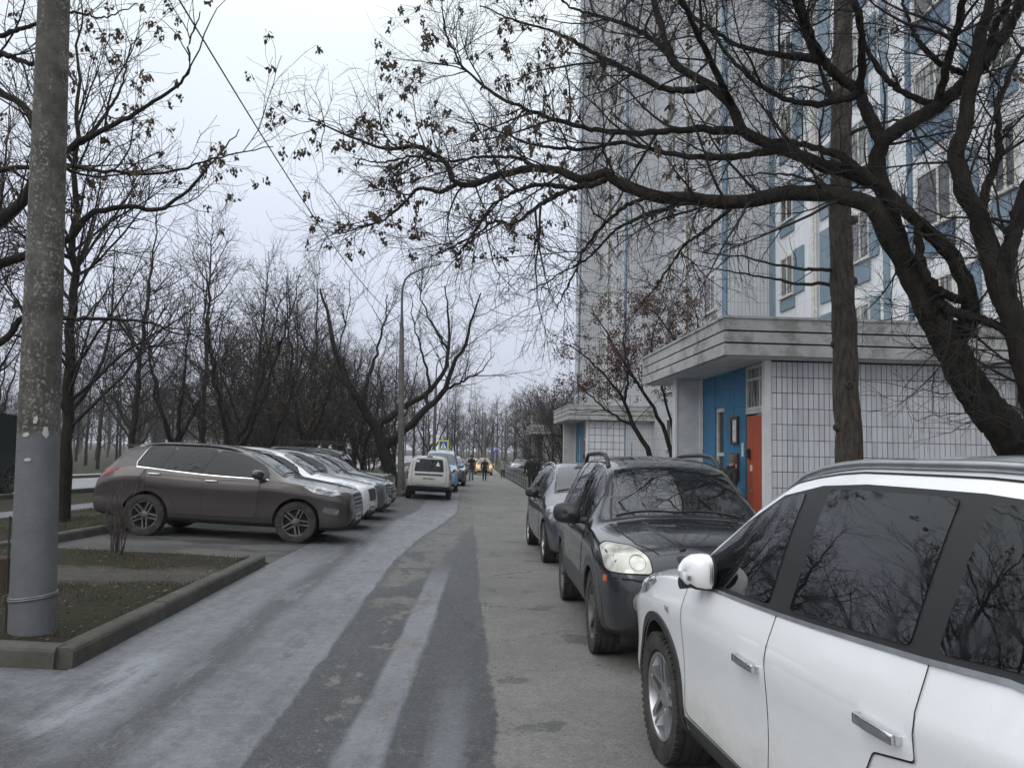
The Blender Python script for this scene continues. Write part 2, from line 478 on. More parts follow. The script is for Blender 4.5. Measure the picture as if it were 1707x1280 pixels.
def kerb_mesh(L, h, w, key):
    prof = [(-w / 2, -.25), (w / 2, -.25), (w / 2, h - .035), (w / 2 - .012, h - .012), (w / 2 - .035, h), (-w / 2 + .02, h), (-w / 2, h - .02)]
    mb = MB(); mb.prism(prof, .004, L - .004)
    return mb.mesh(key, m_kerb)
KERB = kerb_mesh(1.0, .155, .17, 'kerb_stone')
def kerb_line(name, pts, label, cat, m=None, me=None, step=1.0, flip=False):
    """a row of kerb stones; local +x of each stone faces the roadway"""
    root = empty(name, (pts[0][0], pts[0][1], gz(*pts[0])))
    root['kind'] = 'structure'
    for (x0, y0), (x1, y1) in zip(pts[:-1], pts[1:]):
        L = math.hypot(x1 - x0, y1 - y0); n = max(1, round(L / step)); rz = math.atan2(-(x1 - x0), y1 - y0)
        for i in range(n):
            a = i / n
            x = x0 + (x1 - x0) * a; y = y0 + (y1 - y0) * a; xe = x0 + (x1 - x0) * (i + 1) / n; ye = y0 + (y1 - y0) * (i + 1) / n
            o = new_obj('kerb_stone', me or KERB, root)
            z0, z1 = gz(x, y), gz(xe, ye)
            o.rotation_euler = (math.atan2(z1 - z0, L / n), random.uniform(-.006, .006), rz + random.uniform(-.004, .004))
            o.location = (x - root.location.x, y - root.location.y, z0 - root.location.z + random.uniform(-.004, .004))
            o.scale = (1, L / n, 1)
    return root
random.seed(4)
kerb_line('bed_kerb', [(-14.1, 6.11), (-3.30, 6.11)], '', '')
kerb_line('lane_kerb', [(-3.27, 6.05), (-3.55, 11.65)], '', '', step=1.9)
kerb_line('bay_kerb', [(-7.22, 11.3), (-7.30, 31.3)], '', '')
kerb_line('row_kerb', [(-4.22, 31.4), (-4.85, 52), (-6.95, 95)], '', '', step=2.0)
kerb_line('pavement_kerb', [(3.80, 2), (2.44, 14), (.94, 44), (-.82, 80)], '', '', step=1.5)
kerb_line('road_kerb', [(-22.0, 8), (-22.0, 60)], '', '', step=2.0)
kerb_line('near_road_kerb', [(-14.6, 8), (-14.6, 60)], '', '', step=2.0)
# thin concrete edging between the planted bed and the bay
mb = MB()
for i in range(4):
    x0 = -7.1 + i * .895
    mb.box(x0 + .004, x0 + .891, -.035, .035, -.1, .055)
ed = empty('bed_edging', (0, 11.87, gz(-5, 11.9))); ed['kind'] = 'structure'
for i in range(4):
    x0 = -7.1 + i * .895
    e1 = MB().box(.004, .891, -.035, .035, -.1, .05).build('edging_slab', m_kerb2, ed, loc=(x0, random.uniform(-.01, .01), gz(x0 + .45, 11.87) - gz(-5, 11.9)))
    e1.rotation_euler = (0, math.atan(.03), random.uniform(-.01, .01))

# planted bed: a lumpy raised sheet of soil, worn bare in the middle
def bed(name, x0, x1, y0, y1, h, nx, ny, m, seed):
    rng = np.random.default_rng(seed)
    xs = np.linspace(x0, x1, nx); ys = np.linspace(y0, y1, ny)
    v = []
    for y in ys:
        sh = -.05 * (y - 6.1) if x1 > -4 else 0
        for x in xs:
            xx = x + sh * (x - x0) / (x1 - x0)
            e = min(1, (x1 - x) / .35, (y - y0) / .3, (y1 - y) / .3)
            v.append((xx, y, gz(xx, y) + h + .02 * math.sin(xx * 2.1 + y) * math.sin(y * 1.7) * e + rng.uniform(-.007, .007) - .028 * (1 - max(e, 0))))
    f = [(j * nx + i, j * nx + i + 1, (j + 1) * nx + i + 1, (j + 1) * nx + i) for j in range(ny - 1) for i in range(nx - 1)]
    o = new_obj(name, np_mesh(name, [(v, f, 0)], m)); o['kind'] = 'structure'
    return o

def mk_bed():
    t = NT('trodden_bed_soil'); p = t.pos(); x, y, z = t.xyz(p)
    n = t.noise(p, 1.4, 6, .65); fine = t.noise(p, 42, 5, .7); mid = t.noise(p, 7, 5, .65)
    wornc = t.math('ABSOLUTE', t.math('SUBTRACT', t.math('SUBTRACT', y, 9.55), t.math('MULTIPLY', t.math('ADD', x, 5.0), .28)))
    worn = t.math('MULTIPLY', t.step(t.math('ADD', wornc, t.math('MULTIPLY', t.math('SUBTRACT', n, .5), 1.6)), .35, .95, 1.0, 0.0), 1.0)
    soil = t.mix(t.step(fine, .3, .7), (.018, .0145, .011), (.046, .039, .032))
    bare = t.mix(t.step(mid, .3, .7), (.065, .058, .051), (.098, .089, .079))
    grass = t.mix(t.step(fine, .3, .75), (.016, .018, .008), (.048, .046, .023))
    c = t.mix(t.step(t.math('ADD', n, t.math('MULTIPLY', mid, .35)), .58, .76), soil, grass)
    t.set(col=t.mix(worn, c, bare), rough=.96, spec=.2)
    t.bump(t.math('ADD', fine, mid), .8, .03)
    return t.mat
m_bed = mk_bed()
bed('planted_bed', -14.0, -3.33, 6.18, 11.84, .105, 90, 60, m_bed, 3)
bed('grass_strip', -10.0, -7.38, 11.4, 40.0, .09, 24, 120, m_soil, 8)
# ---------------------------------------------------------------- apartment tower and its entrance porches
ANG = R(2.9)
EX = Vector((math.cos(ANG), math.sin(ANG), 0))        # away from the lane
EY = Vector((-math.sin(ANG), math.cos(ANG), 0))       # along the lane

def mk_tiles(name, a, b, tw, th, joint=(.20, .20, .21), off=.02):
    t = NT(name); o = t.coord(); x, y, z = t.xyz(o)
    br = t.n('ShaderNodeTexBrick'); br.offset = 0.0; br.squash = 1.0
    t.put(br.inputs['Vector'], t.vec(t.math('ADD', x, y), z, 0.0))
    br.inputs['Scale'].default_value = 1.0
    br.inputs['Brick Width'].default_value = tw; br.inputs['Row Height'].default_value = th
    br.inputs['Mortar Size'].default_value = off * .5; br.inputs['Mortar Smooth'].default_value = .2
    br.inputs['Color1'].default_value = (*a, 1); br.inputs['Color2'].default_value = (*b, 1); br.inputs['Mortar'].default_value = (*joint, 1)
    n = t.noise(t.scale(o, (1, 1, .25)), .9, 6, .65)
    t.set(col=t.mix(t.step(n, .45, .8, 0, .35), br.outputs['Color'], (.26, .255, .26)), rough=.55, spec=.4)
    t.bump(br.outputs['Fac'], -.5, .006)
    return t.mat
m_wall = mk_tiles('white_wall_tiles', (.80, .805, .82), (.74, .745, .76), .11, .9, (.42, .42, .44), .010)
m_wall_g = mk_tiles('grey_wall_tiles', (.53, .545, .56), (.48, .495, .51), .14, .55, (.17, .175, .18), .014)
m_bluep = mat('blue_panel_tiles', (.15, .215, .265), (.185, .25, .30), 2.0, rough=.5)
m_bluep2 = mat('slate_blue_strip', (.09, .15, .21), (.12, .19, .26), 2.0, rough=.5)
m_wframe = mat('window_frame_paint', (.62, .61, .56), (.50, .49, .45), 6, rough=.5)
def mk_pane():
    t = NT('house_window_glass'); oi = t.n('ShaderNodeObjectInfo').outputs['Random']; o = t.coord()
    n = t.noise(t.scale(o, (1, 9, .6)), 2.0, 3)
    f = t.math('MULTIPLY', t.step(oi, .35, .75), t.step(n, .40, .58))
    t.set(col=t.mix(f, (.025, .028, .03), (.34, .335, .31)), rough=.04, ior=1.6)
    return t.mat
m_pane = mk_pane()
m_curtain = mat('net_curtain', (.38, .38, .36), (.20, .20, .19), 2.2, rough=.9)
m_fascia = mk_conc('fascia_concrete', (.36, .36, .355), (.46, .46, .45), .45, .25)
m_groove = mat('fascia_groove', (.015, .015, .016), rough=.9)
m_plaster = mk_conc('whitewashed_plaster', (.50, .50, .50), (.60, .60, .595), 0, .15)
m_whitepost = mk_conc('white_painted_post', (.66, .66, .66), (.76, .76, .75), 0, .1)
m_blue = mat('blue_wall_paint', (.026, .145, .275), (.036, .18, .33), 2.5, rough=.45, bump=.15, bs=50)
m_door = None
def mk_door():
    t = NT('red_brown_door_paint'); o = t.coord()
    n = t.noise(t.scale(o, (12, 12, .8)), 3.0, 5, .6); n2 = t.noise(o, 14, 3)
    c = t.mix(t.step(n, .3, .7), (.36, .060, .024), (.48, .095, .036))
    c = t.mix(t.step(n2, .72, .76, 0, .8), c, (.6, .5, .45))
    t.set(col=c, rough=.5); t.bump(n, .2, .004)
    return t.mat
m_door = mk_door()
def mk_tile(name, a, b):
    t = NT(name); p = t.pos(); oi = t.n('ShaderNodeObjectInfo').outputs['Random']
    z = t.xyz(p)[2]
    c = t.mix(oi, a, b)
    n = t.noise(t.scale(p, (1, 1, .3)), 2.0, 6, .68); n2 = t.noise(p, 60, 4, .7)
    c = t.mix(t.step(n, .46, .78, 0, .45), c, (.36, .355, .35))
    c = t.mix(t.step(n2, .60, .78, 0, .4), c, (.20, .20, .20))
    t.set(col=c, rough=t.step(n, .3, .7, .35, .65), spec=.4)
    t.bump(n2, .15, .004)
    return t.mat
m_tile = mk_tile('porch_tile_glaze', (.69, .70, .72), (.63, .64, .66))
m_tile_b = mk_tile('porch_tile_glaze_stained', (.62, .63, .65), (.55, .56, .58))
m_grout = mat('dark_grout', (.035, .035, .04), rough=.9)

tower = empty('apartment_tower', (9.6, 29.6, -.35), ANG)
tag(tower, 'tall white tiled apartment tower with blue panels and windows behind the maple branches', 'building')
STOREY, NST, Z0 = 2.7, 12, 1.5
HT = Z0 + STOREY * NST + .8
# local frame: +y along the lane away from the camera, +x away from the lane; A = near facade plane x=0 for y<0
def wallbox(x0, x1, y0, y1, m):
    return MB().box(x0, x1, y0, y1, 0, HT).build('wall', m, tower)
STEP = [(0.0, -30.0, 0.0), (-1.65, 0.0, 12.2), (-3.05, 12.2, 21.7), (-4.2, 21.7, 24.2)]
wallbox(0, 11, -30, 0, m_wall)
wallbox(-1.65, 11, 0, 12.2, m_wall_g)
wallbox(-3.05, 10, 12.2, 21.7, m_wall_g)
wallbox(-4.2, 10, 21.7, 24.2, m_wall_g)
# window meshes (facing -x): frame with mullion and sill, pane, curtain
def win_meshes(w, h, split):
    f = MB(); t = .07
    f.box(-.05, .03, -w / 2, w / 2, 0, t); f.box(-.05, .03, -w / 2, w / 2, h - t, h)
    f.box(-.05, .03, -w / 2, -w / 2 + t, t, h - t); f.box(-.05, .03, w / 2 - t, w / 2, t, h - t)
    f.box(-.045, .02, -w / 2 + w * split - .035, -w / 2 + w * split + .035, t, h - t)
    f.box(-.13, .02, -w / 2 - .08, w / 2 + .08, -.05, -.003)
    p = MB().box(-.02, -.012, -w / 2 + .02, w / 2 - .02, .02, h - .02)
    c = MB()
    n = 14; y0, y1 = -w / 2 + .03, -w / 2 + w * .42
    return f.mesh('window', m_wframe), p.mesh('pane', m_pane)
WIN = {k: win_meshes(*k) for k in ((1.5, 1.45, .38), (1.1, 1.45, .5), (.75, 1.45, .5))}
def window(x, y, z, key):
    f, p = WIN[key]
    o = new_obj('window', f, tower, (x, y, z))
    new_obj('pane', p, o)
def panel(x, y0, y1, z0, z1, m=m_bluep, d=.06):
    MB().box(x - d, x + .01, y0, y1, z0, z1).build('facade_panel', m, tower)
# section A, measured down the facade from its far corner (y = depth - 29.6)
for k in range(NST):
    z = Z0 + k * STOREY
    for yc, key in ((-1.55, (1.1, 1.45, .5)), (-6.9, (1.1, 1.45, .5)), (-10.6, (1.5, 1.45, .38)), (-13.2, (.75, 1.45, .5)), (-16.3, (1.5, 1.45, .38))):
        window(0, yc, z + .75, key)
    panel(0, -3.0, -2.2, z + .70, z + 2.25)
    panel(0, -5.1, -4.3, z - .02, z + 2.3)
    panel(0, -7.95, -7.5, z + .70, z + 2.25)
    panel(0, -2.2, -.95, z + .28, z + .66, m_bluep)
    panel(0, -7.45, -6.3, z + .1, z + .62, m_bluep)
    panel(0, -11.4, -9.8, z + .05, z + .66, m_bluep2)
    panel(0, -13.65, -12.75, z + .05, z + .66, m_bluep)
    panel(0, -12.3, -11.8, z + .70, z + 2.2, m_bluep)
panel(0, -.42, -.003, 0, HT - .5, m_bluep, .08)
panel(0, -8.5, -8.2, 0, HT - .5, m_bluep, .05)
panel(0, -9.65, -9.45, 0, HT - .5, m_bluep2, .05)
MB().tube([(-.12, -3.95, 0), (-.12, -3.95, HT)], .07, 10).build('downpipe', m_wframe, tower, smooth=40)
MB().tube([(-.12, -4.15, 0), (-.12, -4.15, HT)], .04, 8).build('downpipe', m_wframe, tower, smooth=40)
# sections B, C, D
for x, y0, y1 in ((-1.65, 0, 12.2), (-3.05, 12.2, 21.7)):
    panel(x, y0 + .01, y0 + .5, 0, HT - .5, m_bluep2, .07)
    for k in range(NST):
        z = Z0 + k * STOREY
        yc = y0 + 2.2
        while yc < y1 - 1:
            window(x, yc, z + .75, (1.5, 1.45, .38))
            yc += 3.1
    MB().tube([(x - .1, y0 + 5.6, 0), (x - .1, y0 + 5.6, HT)], .07, 8).build('downpipe', m_wframe, tower, smooth=40)
panel(-4.2, 21.71, 22.1, 0, HT - .5, m_bluep2, .07)
mb = MB(); mb.box(-.25, 11.1, -30.1, 0.1, HT, HT + .35); mb.box(-1.9, 11.1, .12, 12.1, HT + .005, HT + .36); mb.box(-3.3, 10.1, 12.12, 21.6, HT + .01, HT + .37); mb.box(-4.4, 10.1, 21.62, 24.3, HT + .015, HT + .38)
mb.build('parapet', m_fascia, tower)

TILE = {}
def porch(loc, label, full):
    """entrance porch. local origin: outer fascia corner on the ground; +x away from the lane, +y along the lane"""
    root = empty('entrance_porch', loc, ANG)
    tag(root, label, 'porch', 'entrance porches of the tower')
    LX, LY = (6.3, 7.45) if full else (5.2, 7.45)
    zb, zt = 3.72, 4.44
    # roof slab with a fascia of three boards parted by two dark grooves
    MB().box(.10, LX, .10, LY - .1, zb + .03, zt - .03).build('roof_slab', m_groove, root)
    hs = [(zb, zb + .220), (zb + .256, zb + .458), (zb + .494, zt)]
    for a, b in hs:
        MB().box(-.0, LX, 0, .11, a, b).build('fascia_board', m_fascia, root)
        MB().box(0, .11, .113, LY, a, b).build('fascia_board', m_fascia, root)
        MB().box(.113, LX, LY - .11, LY, a, b).build('fascia_board', m_fascia, root)
    MB().box(-.03, LX, -.03, LY + .03, zt + .001, zt + .05).build('roof_edge', m_fascia, root)
    MB().box(.115, LX - .01, .115, LY - .115, zb - .02, zb + .025).build('soffit', m_plaster, root)
    # front wall facing the camera: backing, tiles one by one
    wx, wy = .97, .52                          # wall corner
    MB().box(wx + .14, LX, wy, wy + .25, -.4, zb - .021).build('front_wall', m_grout, root)
    rr = random.Random(7)
    if full:
        tw, th = .108, .315
        if 'a' not in TILE:
            t = MB(); g = .0045
            b = .004
            vs = [(g, 0, g), (tw - g, 0, g), (tw - g, 0, th - g), (g, 0, th - g), (g + b, -.012, g + b), (tw - g - b, -.012, g + b), (tw - g - b, -.012, th - g - b), (g + b, -.012, th - g - b)]
            t.add(vs, [(4, 5, 6, 7), (0, 1, 5, 4), (1, 2, 6, 5), (2, 3, 7, 6), (3, 0, 4, 7)])
            TILE['a'] = t.mesh('wall_tile', m_tile); TILE['b'] = t.mesh('wall_tile', m_tile_b)
        rest = MB(); cnt = 0
        fw = [o for o in root.children if o.name.startswith('front_wall')][0]
        for j in range(9):
            z = zb - .05 - (j + 1) * th
            for i in range(47):
                x = wx + .15 + i * tw
                if x + tw > LX: continue
                if j < 7 and i < 42:
                    o = new_obj('wall_tile', TILE['b' if rr.random() < .22 or j == 0 else 'a'], fw, (x + rr.uniform(-.0012, .0012), wy - .001 + rr.uniform(-.0015, .0015), z + rr.uniform(-.0015, .0015)))
                    o.rotation_euler = (rr.gauss(0, .004), rr.gauss(0, .003), rr.gauss(0, .012))
                else:
                    rest.box(x + .006, x + tw - .006, wy - .012, wy - .001, z + .006, z + th - .006)
        o = rest.build('wall_tile_field', m_tile, fw); o['kind'] = 'stuff'
    else:
        for j in range(9):
            z = zb - .05 - (j + 1) * .36
            for i in range(13):
                x = wx + .15 + i * .32
                if x + .32 > LX: continue
                MB().box(x + .012, x + .308, wy - .012, wy - .001, z + .012, z + .348).build('wall_tile', m_tile, root)
    # corner post
    MB().box(wx, wx + .135, wy - .05, wy + .12, -.4, zb - .022).build('corner_post', m_whitepost, root)
    # side wall with door, transom window, blue render and narrow window
    d0, d1 = wy + .13, wy + 1.35
    zf = .12
    MB().box(wx + .10, wx + .3, d0, d1, 2.66, 2.74).build('door_lintel', m_wframe, root)
    door = MB(); n = 9
    for i in range(n):
        a = d0 + .05 + (d1 - d0 - .1) * i / n; b = d0 + .05 + (d1 - d0 - .1) * (i + 1) / n
        door.box(wx + .10 + rr.uniform(0, .004), wx + .17, a + .003, b - .003, zf, 2.62)
    door = door.build('door', m_door, root)
    MB().box(wx + .03, wx + .10, d1 - .30, d1 - .18, 1.72, 1.92).build('intercom', m_black, door)
    MB().box(wx + .085, wx + .098, d1 - .42, d1 - .30, 1.45, 1.58).build('notice', m_white, door)
    MB().tube([(wx + .10, d0 + .8, 1.05), (wx + .04, d0 + .8, 1.05), (wx + .04, d0 + .68, 1.05)], .012, 8).build('handle', m_satin, door)
    fr = MB(); a0, a1, z0, z1 = d0, d1, 2.745, 3.68
    fr.box(wx + .10, wx + .18, a0, a1, z0, z0 + .06); fr.box(wx + .10, wx + .18, a0, a1, z1 - .06, z1)
    for q in (a0, a0 + .38, a1 - .06): fr.box(wx + .105, wx + .175, q, q + .06, z0 + .061, z1 - .061)
    fr.box(wx + .106, wx + .174, a0 + .061, a1 - .061, z0 + .62, z0 + .67)
    fr = fr.build('transom_window', m_wframe, root)
    MB().box(wx + .14, wx + .15, a0 + .02, a1 - .02, z0 + .02, z1 - .02).build('pane', m_pane, fr)
    y1, y2 = d1 + .003, d1 + 3.2
    s0, s1 = d1 + 1.5, d1 + 2.2
    wl = empty('side_wall', (0, 0, 0), 0, root)
    nb = 0
    for zz in range(9):                          # courses of large blue painted blocks
        za = -.3 + zz * .45; zc = min(za + .445, zb - .023)
        for (ya, yb) in ((y1, y1 + .74), (y1 + .745, s0)):
            MB().box(wx + .10 - rr.uniform(0, .004), wx + .34, ya, yb - .003, za, zc).build('block', m_blue, wl)
        MB().box(wx + .10 - rr.uniform(0, .004), wx + .34, s1 + .003, y2, za, zc).build('block', m_blue, wl)
    fr = MB()
    fr.box(wx + .14, wx + .24, s0, s0 + .08, 0, 2.9); fr.box(wx + .14, wx + .24, s1 - .08, s1, 0, 2.9)
    fr.box(wx + .145, wx + .235, s0 + .081, s1 - .081, 2.80, 2.9); fr.box(wx + .145, wx + .235, s0 + .081, s1 - .081, 1.75, 1.83); fr.box(wx + .145, wx + .235, s0 + .081, s1 - .081, 0, .5)
    fr = fr.build('side_window', m_wframe, root)
    MB().box(wx + .19, wx + .20, s0 + .05, s1 - .05, .4, 2.85).build('pane', m_pane, fr)
    MB().box(wx + .11, wx + .33, s0 + .003, s1 - .003, 2.905, zb - .024).build('block', m_blue, wl)
    # pier that carries the far end of the canopy
    MB().box(wx - .62, wx + .095, y2 + .003, y2 + .32, -.4, zb - .025).build('pier', m_plaster, root)
    MB().box(wx - .64, wx - .58, y2 - .03, y2 + .0, -.4, zb - .026).build('pier_edge', m_whitepost, root)
    MB().box(wx + .0, wx + .085, y2 - .05, y2 + .0, -.4, zb - .027).build('pier_edge', m_whitepost, root)
    MB().box(wx - .9, wx + .9, wy - .3, y2 + .5, -.4, .10).build('step', m_kerb, root)
    if full:
        for za, ya in ((2.02, y1 + .42), (1.20, y1 + .40)):
            b = MB(); w, h = .46, .62
            b.box(wx + .045, wx + .096, ya, ya + w, za, za + .05); b.box(wx + .045, wx + .096, ya, ya + w, za + h - .05, za + h)
            b.box(wx + .045, wx + .096, ya, ya + .05, za + .051, za + h - .051); b.box(wx + .045, wx + .096, ya + w - .05, ya + w, za + .051, za + h - .051)
            o = b.build('notice_board', mat('dark_wood', (.05, .022, .014), (.08, .034, .02), 12, rough=.5), None)
            o.parent = root
            MB().box(wx + .08, wx + .09, ya + .052, ya + w - .052, za + .052, za + h - .052).build('backing', m_wframe, o)
            for q in range(4):
                yy = ya + .06 + (q % 2) * .17; zz = za + .08 + (q // 2) * .23
                MB().box(wx + .074, wx + .078, yy, yy + .15, zz, zz + .20).build('paper_sheet', m_white, o)
        MB().box(wx + .09, wx + .097, y1 + .12, y1 + .26, 1.75, 2.05).build('paper_sheet', m_white, root)
    return root
p1 = Vector((4.11, 15.5, 0))
porch((4.11, 15.5, -.10), 'grey tiled entrance porch with red door and blue wall, nearest of the porches', True)
porch((2.93, 41.0, -.40), 'second tiled entrance porch farther down the lane, half hidden by the rowan tree', False)
porch((1.75, 66.5, -.65), 'third entrance porch, far down the lane behind dark bushes', False)
# ---------------------------------------------------------------- vehicles: body lofted from profile tables, parts laid on its surface
def pchip(tab, xq):
    x = np.array([p[0] for p in tab], float); y = np.array([p[1] for p in tab], float)
    h = np.diff(x); d = np.diff(y) / h
    m = np.zeros_like(y)
    for i in range(1, len(x) - 1):
        if d[i - 1] * d[i] > 0:
            w1 = 2 * h[i] + h[i - 1]; w2 = h[i] + 2 * h[i - 1]
            m[i] = (w1 + w2) / (w1 / d[i - 1] + w2 / d[i])
    m[0] = d[0]; m[-1] = d[-1]
    xq = np.clip(np.asarray(xq, float), x[0], x[-1])
    i = np.clip(np.searchsorted(x, xq) - 1, 0, len(x) - 2)
    t = (xq - x[i]) / h[i]
    return (2*t**3-3*t**2+1)*y[i] + (t**3-2*t**2+t)*h[i]*m[i] + (-2*t**3+3*t**2)*y[i+1] + (t**3-t**2)*h[i]*m[i+1]

TYPES = {}
TYPES['crossover'] = dict(L=4.69, uf=.95, ur=3.65, rw=.365, tw=.225,
    crease=.7, top=[(0,.70),(.03,.85),(.08,.94),(.2,.99),(.6,1.07),(1.0,1.13),(1.2,1.165),(1.55,1.37),(1.93,1.565),(2.3,1.65),(2.8,1.69),(3.3,1.69),(3.8,1.66),(4.06,1.63),(4.14,1.59),(4.30,1.42),(4.46,1.24),(4.58,1.07),(4.65,.90),(4.69,.72)],
    bot=[(0,.42),(.03,.32),(.10,.25),(.4,.22),(1.5,.24),(3.2,.26),(4.2,.29),(4.55,.34),(4.66,.42),(4.69,.50)],
    belt=[(0,.60),(.04,.74),(.1,.82),(.25,.89),(.6,.97),(1.0,1.04),(1.4,1.08),(2.5,1.11),(3.3,1.16),(3.9,1.2),(4.2,1.16),(4.4,1.08),(4.55,.98),(4.66,.76),(4.69,.62)],
    crown=[(0,.03),(.2,.04),(1.1,.05),(1.4,.05),(2,.05),(2.5,.06),(3.5,.07),(4.1,.07),(4.4,.06),(4.69,.03)],
    wmax=[(0,.60),(.03,.68),(.1,.77),(.25,.85),(.5,.90),(.95,.935),(2.3,.94),(3.6,.935),(4.1,.90),(4.4,.86),(4.58,.80),(4.66,.72),(4.69,.62)],
    wroof=[(0,.48),(.2,.62),(.6,.70),(1.2,.75),(1.9,.63),(2.4,.60),(3.5,.60),(4.05,.59),(4.3,.64),(4.55,.66),(4.69,.5)],
    cowl=1.24, wtop=1.95, panes=[(1.52,2.60),(2.68,3.36),(3.42,3.86)], rw_z=(1.18,1.52), rw_w=.56,
    doors=[(1.62,2.65),(2.65,3.68)], head=[(.86,1.0),(.62,1.02),(.28,.955),(.20,.88),(.34,.855),(.66,.90)], tail=[(4.64,1.02),(4.56,1.17),(4.16,1.17),(4.30,1.08),(4.50,.98)])
TYPES['suv_white'] = dict(TYPES['crossover'], L=4.50,  uf=.92, ur=3.50, rw=.352,
    top=[(0,.60),(.04,.78),(.10,.91),(.25,1.0),(.6,1.06),(1.0,1.10),(1.15,1.12),(1.5,1.34),(1.9,1.575),(2.2,1.685),(2.7,1.73),(3.2,1.73),(3.8,1.695),(4.1,1.63),(4.2,1.53),(4.32,1.25),(4.4,1.05),(4.46,.85),(4.50,.70)],
    bot=[(0,.46),(.04,.34),(.15,.25),(.5,.22),(1.5,.24),(3.2,.26),(4.0,.30),(4.35,.36),(4.46,.44),(4.50,.52)],
    belt=[(0,.56),(.04,.70),(.1,.80),(.25,.89),(.6,.97),(1.0,1.03),(1.4,1.05),(2.4,1.08),(3.3,1.13),(3.8,1.165),(4.1,1.14),(4.3,1.06),(4.4,.96),(4.46,.76),(4.50,.62)],
    crown=[(0,.03),(.2,.04),(1.1,.05),(1.4,.045),(2,.050),(2.5,.056),(3.5,.06),(4.0,.06),(4.2,.06),(4.5,.03)],
    wmax=[(0,.60),(.03,.68),(.1,.77),(.25,.84),(.5,.88),(.92,.905),(2.3,.905),(3.5,.905),(4.0,.88),(4.25,.84),(4.4,.78),(4.46,.70),(4.50,.62)],
    wroof=[(0,.48),(.2,.62),(.6,.70),(1.15,.76),(1.8,.665),(2.3,.62),(3.4,.605),(3.9,.60),(4.2,.64),(4.4,.66),(4.5,.5)],
    cowl=1.19, wtop=1.9, panes=[(1.46,2.31),(2.50,3.27),(3.40,4.0)], rw_z=(1.18,1.47), doors=[(1.36,2.41),(2.41,3.38)], crease=1, wbelt=.938,
    head=[(.80,.98),(.55,.99),(.25,.94),(.18,.86),(.3,.83),(.62,.88)], tail=[(4.45,1.02),(4.38,1.15),(4.05,1.15),(4.15,1.06),(4.3,.98)])
TYPES['old_suv'] = dict(L=4.5, uf=.86, ur=3.50, rw=.352, tw=.225,
    top=[(0,.66),(.04,.84),(.10,.95),(.25,1.02),(.6,1.085),(1.0,1.13),(1.15,1.15),(1.5,1.40),(1.85,1.625),(2.15,1.70),(2.7,1.735),(3.4,1.73),(3.95,1.69),(4.1,1.63),(4.25,1.38),(4.36,1.1),(4.45,.85),(4.5,.66)],
    bot=[(0,.46),(.04,.34),(.15,.27),(.5,.24),(1.5,.27),(3.2,.28),(4.0,.32),(4.35,.38),(4.46,.46),(4.5,.52)],
    belt=[(0,.58),(.04,.74),(.1,.83),(.25,.91),(.6,.985),(1.0,1.03),(1.4,1.05),(2.5,1.07),(3.3,1.09),(3.9,1.11),(4.1,1.08),(4.3,1.0),(4.4,.9),(4.46,.74),(4.5,.6)],
    crown=[(0,.03),(.2,.05),(1.1,.06),(1.4,.05),(2,.05),(2.5,.06),(3.5,.06),(4.0,.06),(4.3,.05),(4.5,.03)],
    wmax=[(0,.62),(.03,.70),(.1,.79),(.25,.86),(.5,.90),(.86,.92),(2.3,.92),(3.5,.92),(4.0,.89),(4.25,.85),(4.4,.80),(4.46,.72),(4.5,.62)],
    wroof=[(0,.48),(.2,.60),(.6,.68),(1.15,.73),(1.85,.62),(2.3,.61),(3.5,.61),(4.0,.60),(4.2,.64),(4.4,.66),(4.5,.5)],
    cowl=1.2, wtop=1.86, panes=[(1.50,2.42),(2.50,3.30),(3.38,3.98)], rw_z=(1.1,1.5), rw_w=.55,
    doors=[(1.48,2.46),(2.46,3.42)], head=None, tail=[(4.42,.9),(4.30,1.12),(4.14,1.12),(4.22,.9)])
TYPES['mpv'] = dict(L=4.40, uf=.88, ur=3.56, rw=.325, tw=.205,
    top=[(0,.56),(.04,.70),(.10,.80),(.3,.91),(.7,1.02),(1.0,1.10),(1.15,1.14),(1.6,1.40),(2.0,1.56),(2.4,1.61),(2.9,1.625),(3.4,1.605),(3.8,1.56),(3.95,1.50),(4.12,1.28),(4.25,1.05),(4.34,.85),(4.4,.65)],
    bot=[(0,.40),(.04,.28),(.15,.20),(.5,.18),(1.5,.19),(3.2,.20),(3.9,.25),(4.25,.32),(4.36,.40),(4.4,.5)],
    belt=[(0,.48),(.04,.62),(.1,.70),(.3,.79),(.7,.89),(1.0,.95),(1.4,.99),(2.5,1.03),(3.3,1.08),(3.8,1.1),(4.0,1.06),(4.2,.95),(4.3,.86),(4.36,.70),(4.4,.58)],
    crown=[(0,.03),(.2,.05),(1.0,.06),(1.4,.05),(2,.05),(2.5,.06),(3.5,.06),(4.0,.06),(4.2,.05),(4.4,.03)],
    wmax=[(0,.54),(.03,.62),(.1,.72),(.25,.80),(.5,.86),(.88,.90),(2.3,.91),(3.5,.905),(3.9,.87),(4.15,.82),(4.3,.76),(4.36,.68),(4.4,.58)],
    wroof=[(0,.42),(.2,.54),(.6,.64),(1.1,.72),(1.9,.60),(2.4,.58),(3.4,.58),(3.9,.57),(4.1,.60),(4.3,.62),(4.4,.45)],
    cowl=1.18, wtop=2.0, panes=[(1.50,2.42),(2.50,3.26),(3.34,3.84)], rw_z=(1.08,1.42), rw_w=.5,
    doors=[(1.46,2.46),(2.46,3.40)], head=[(.82,.90),(.60,.93),(.20,.80),(.14,.72),(.34,.70),(.66,.80)], tail=[(4.33,.9),(4.1,1.18),(3.96,1.2),(4.06,.95)])
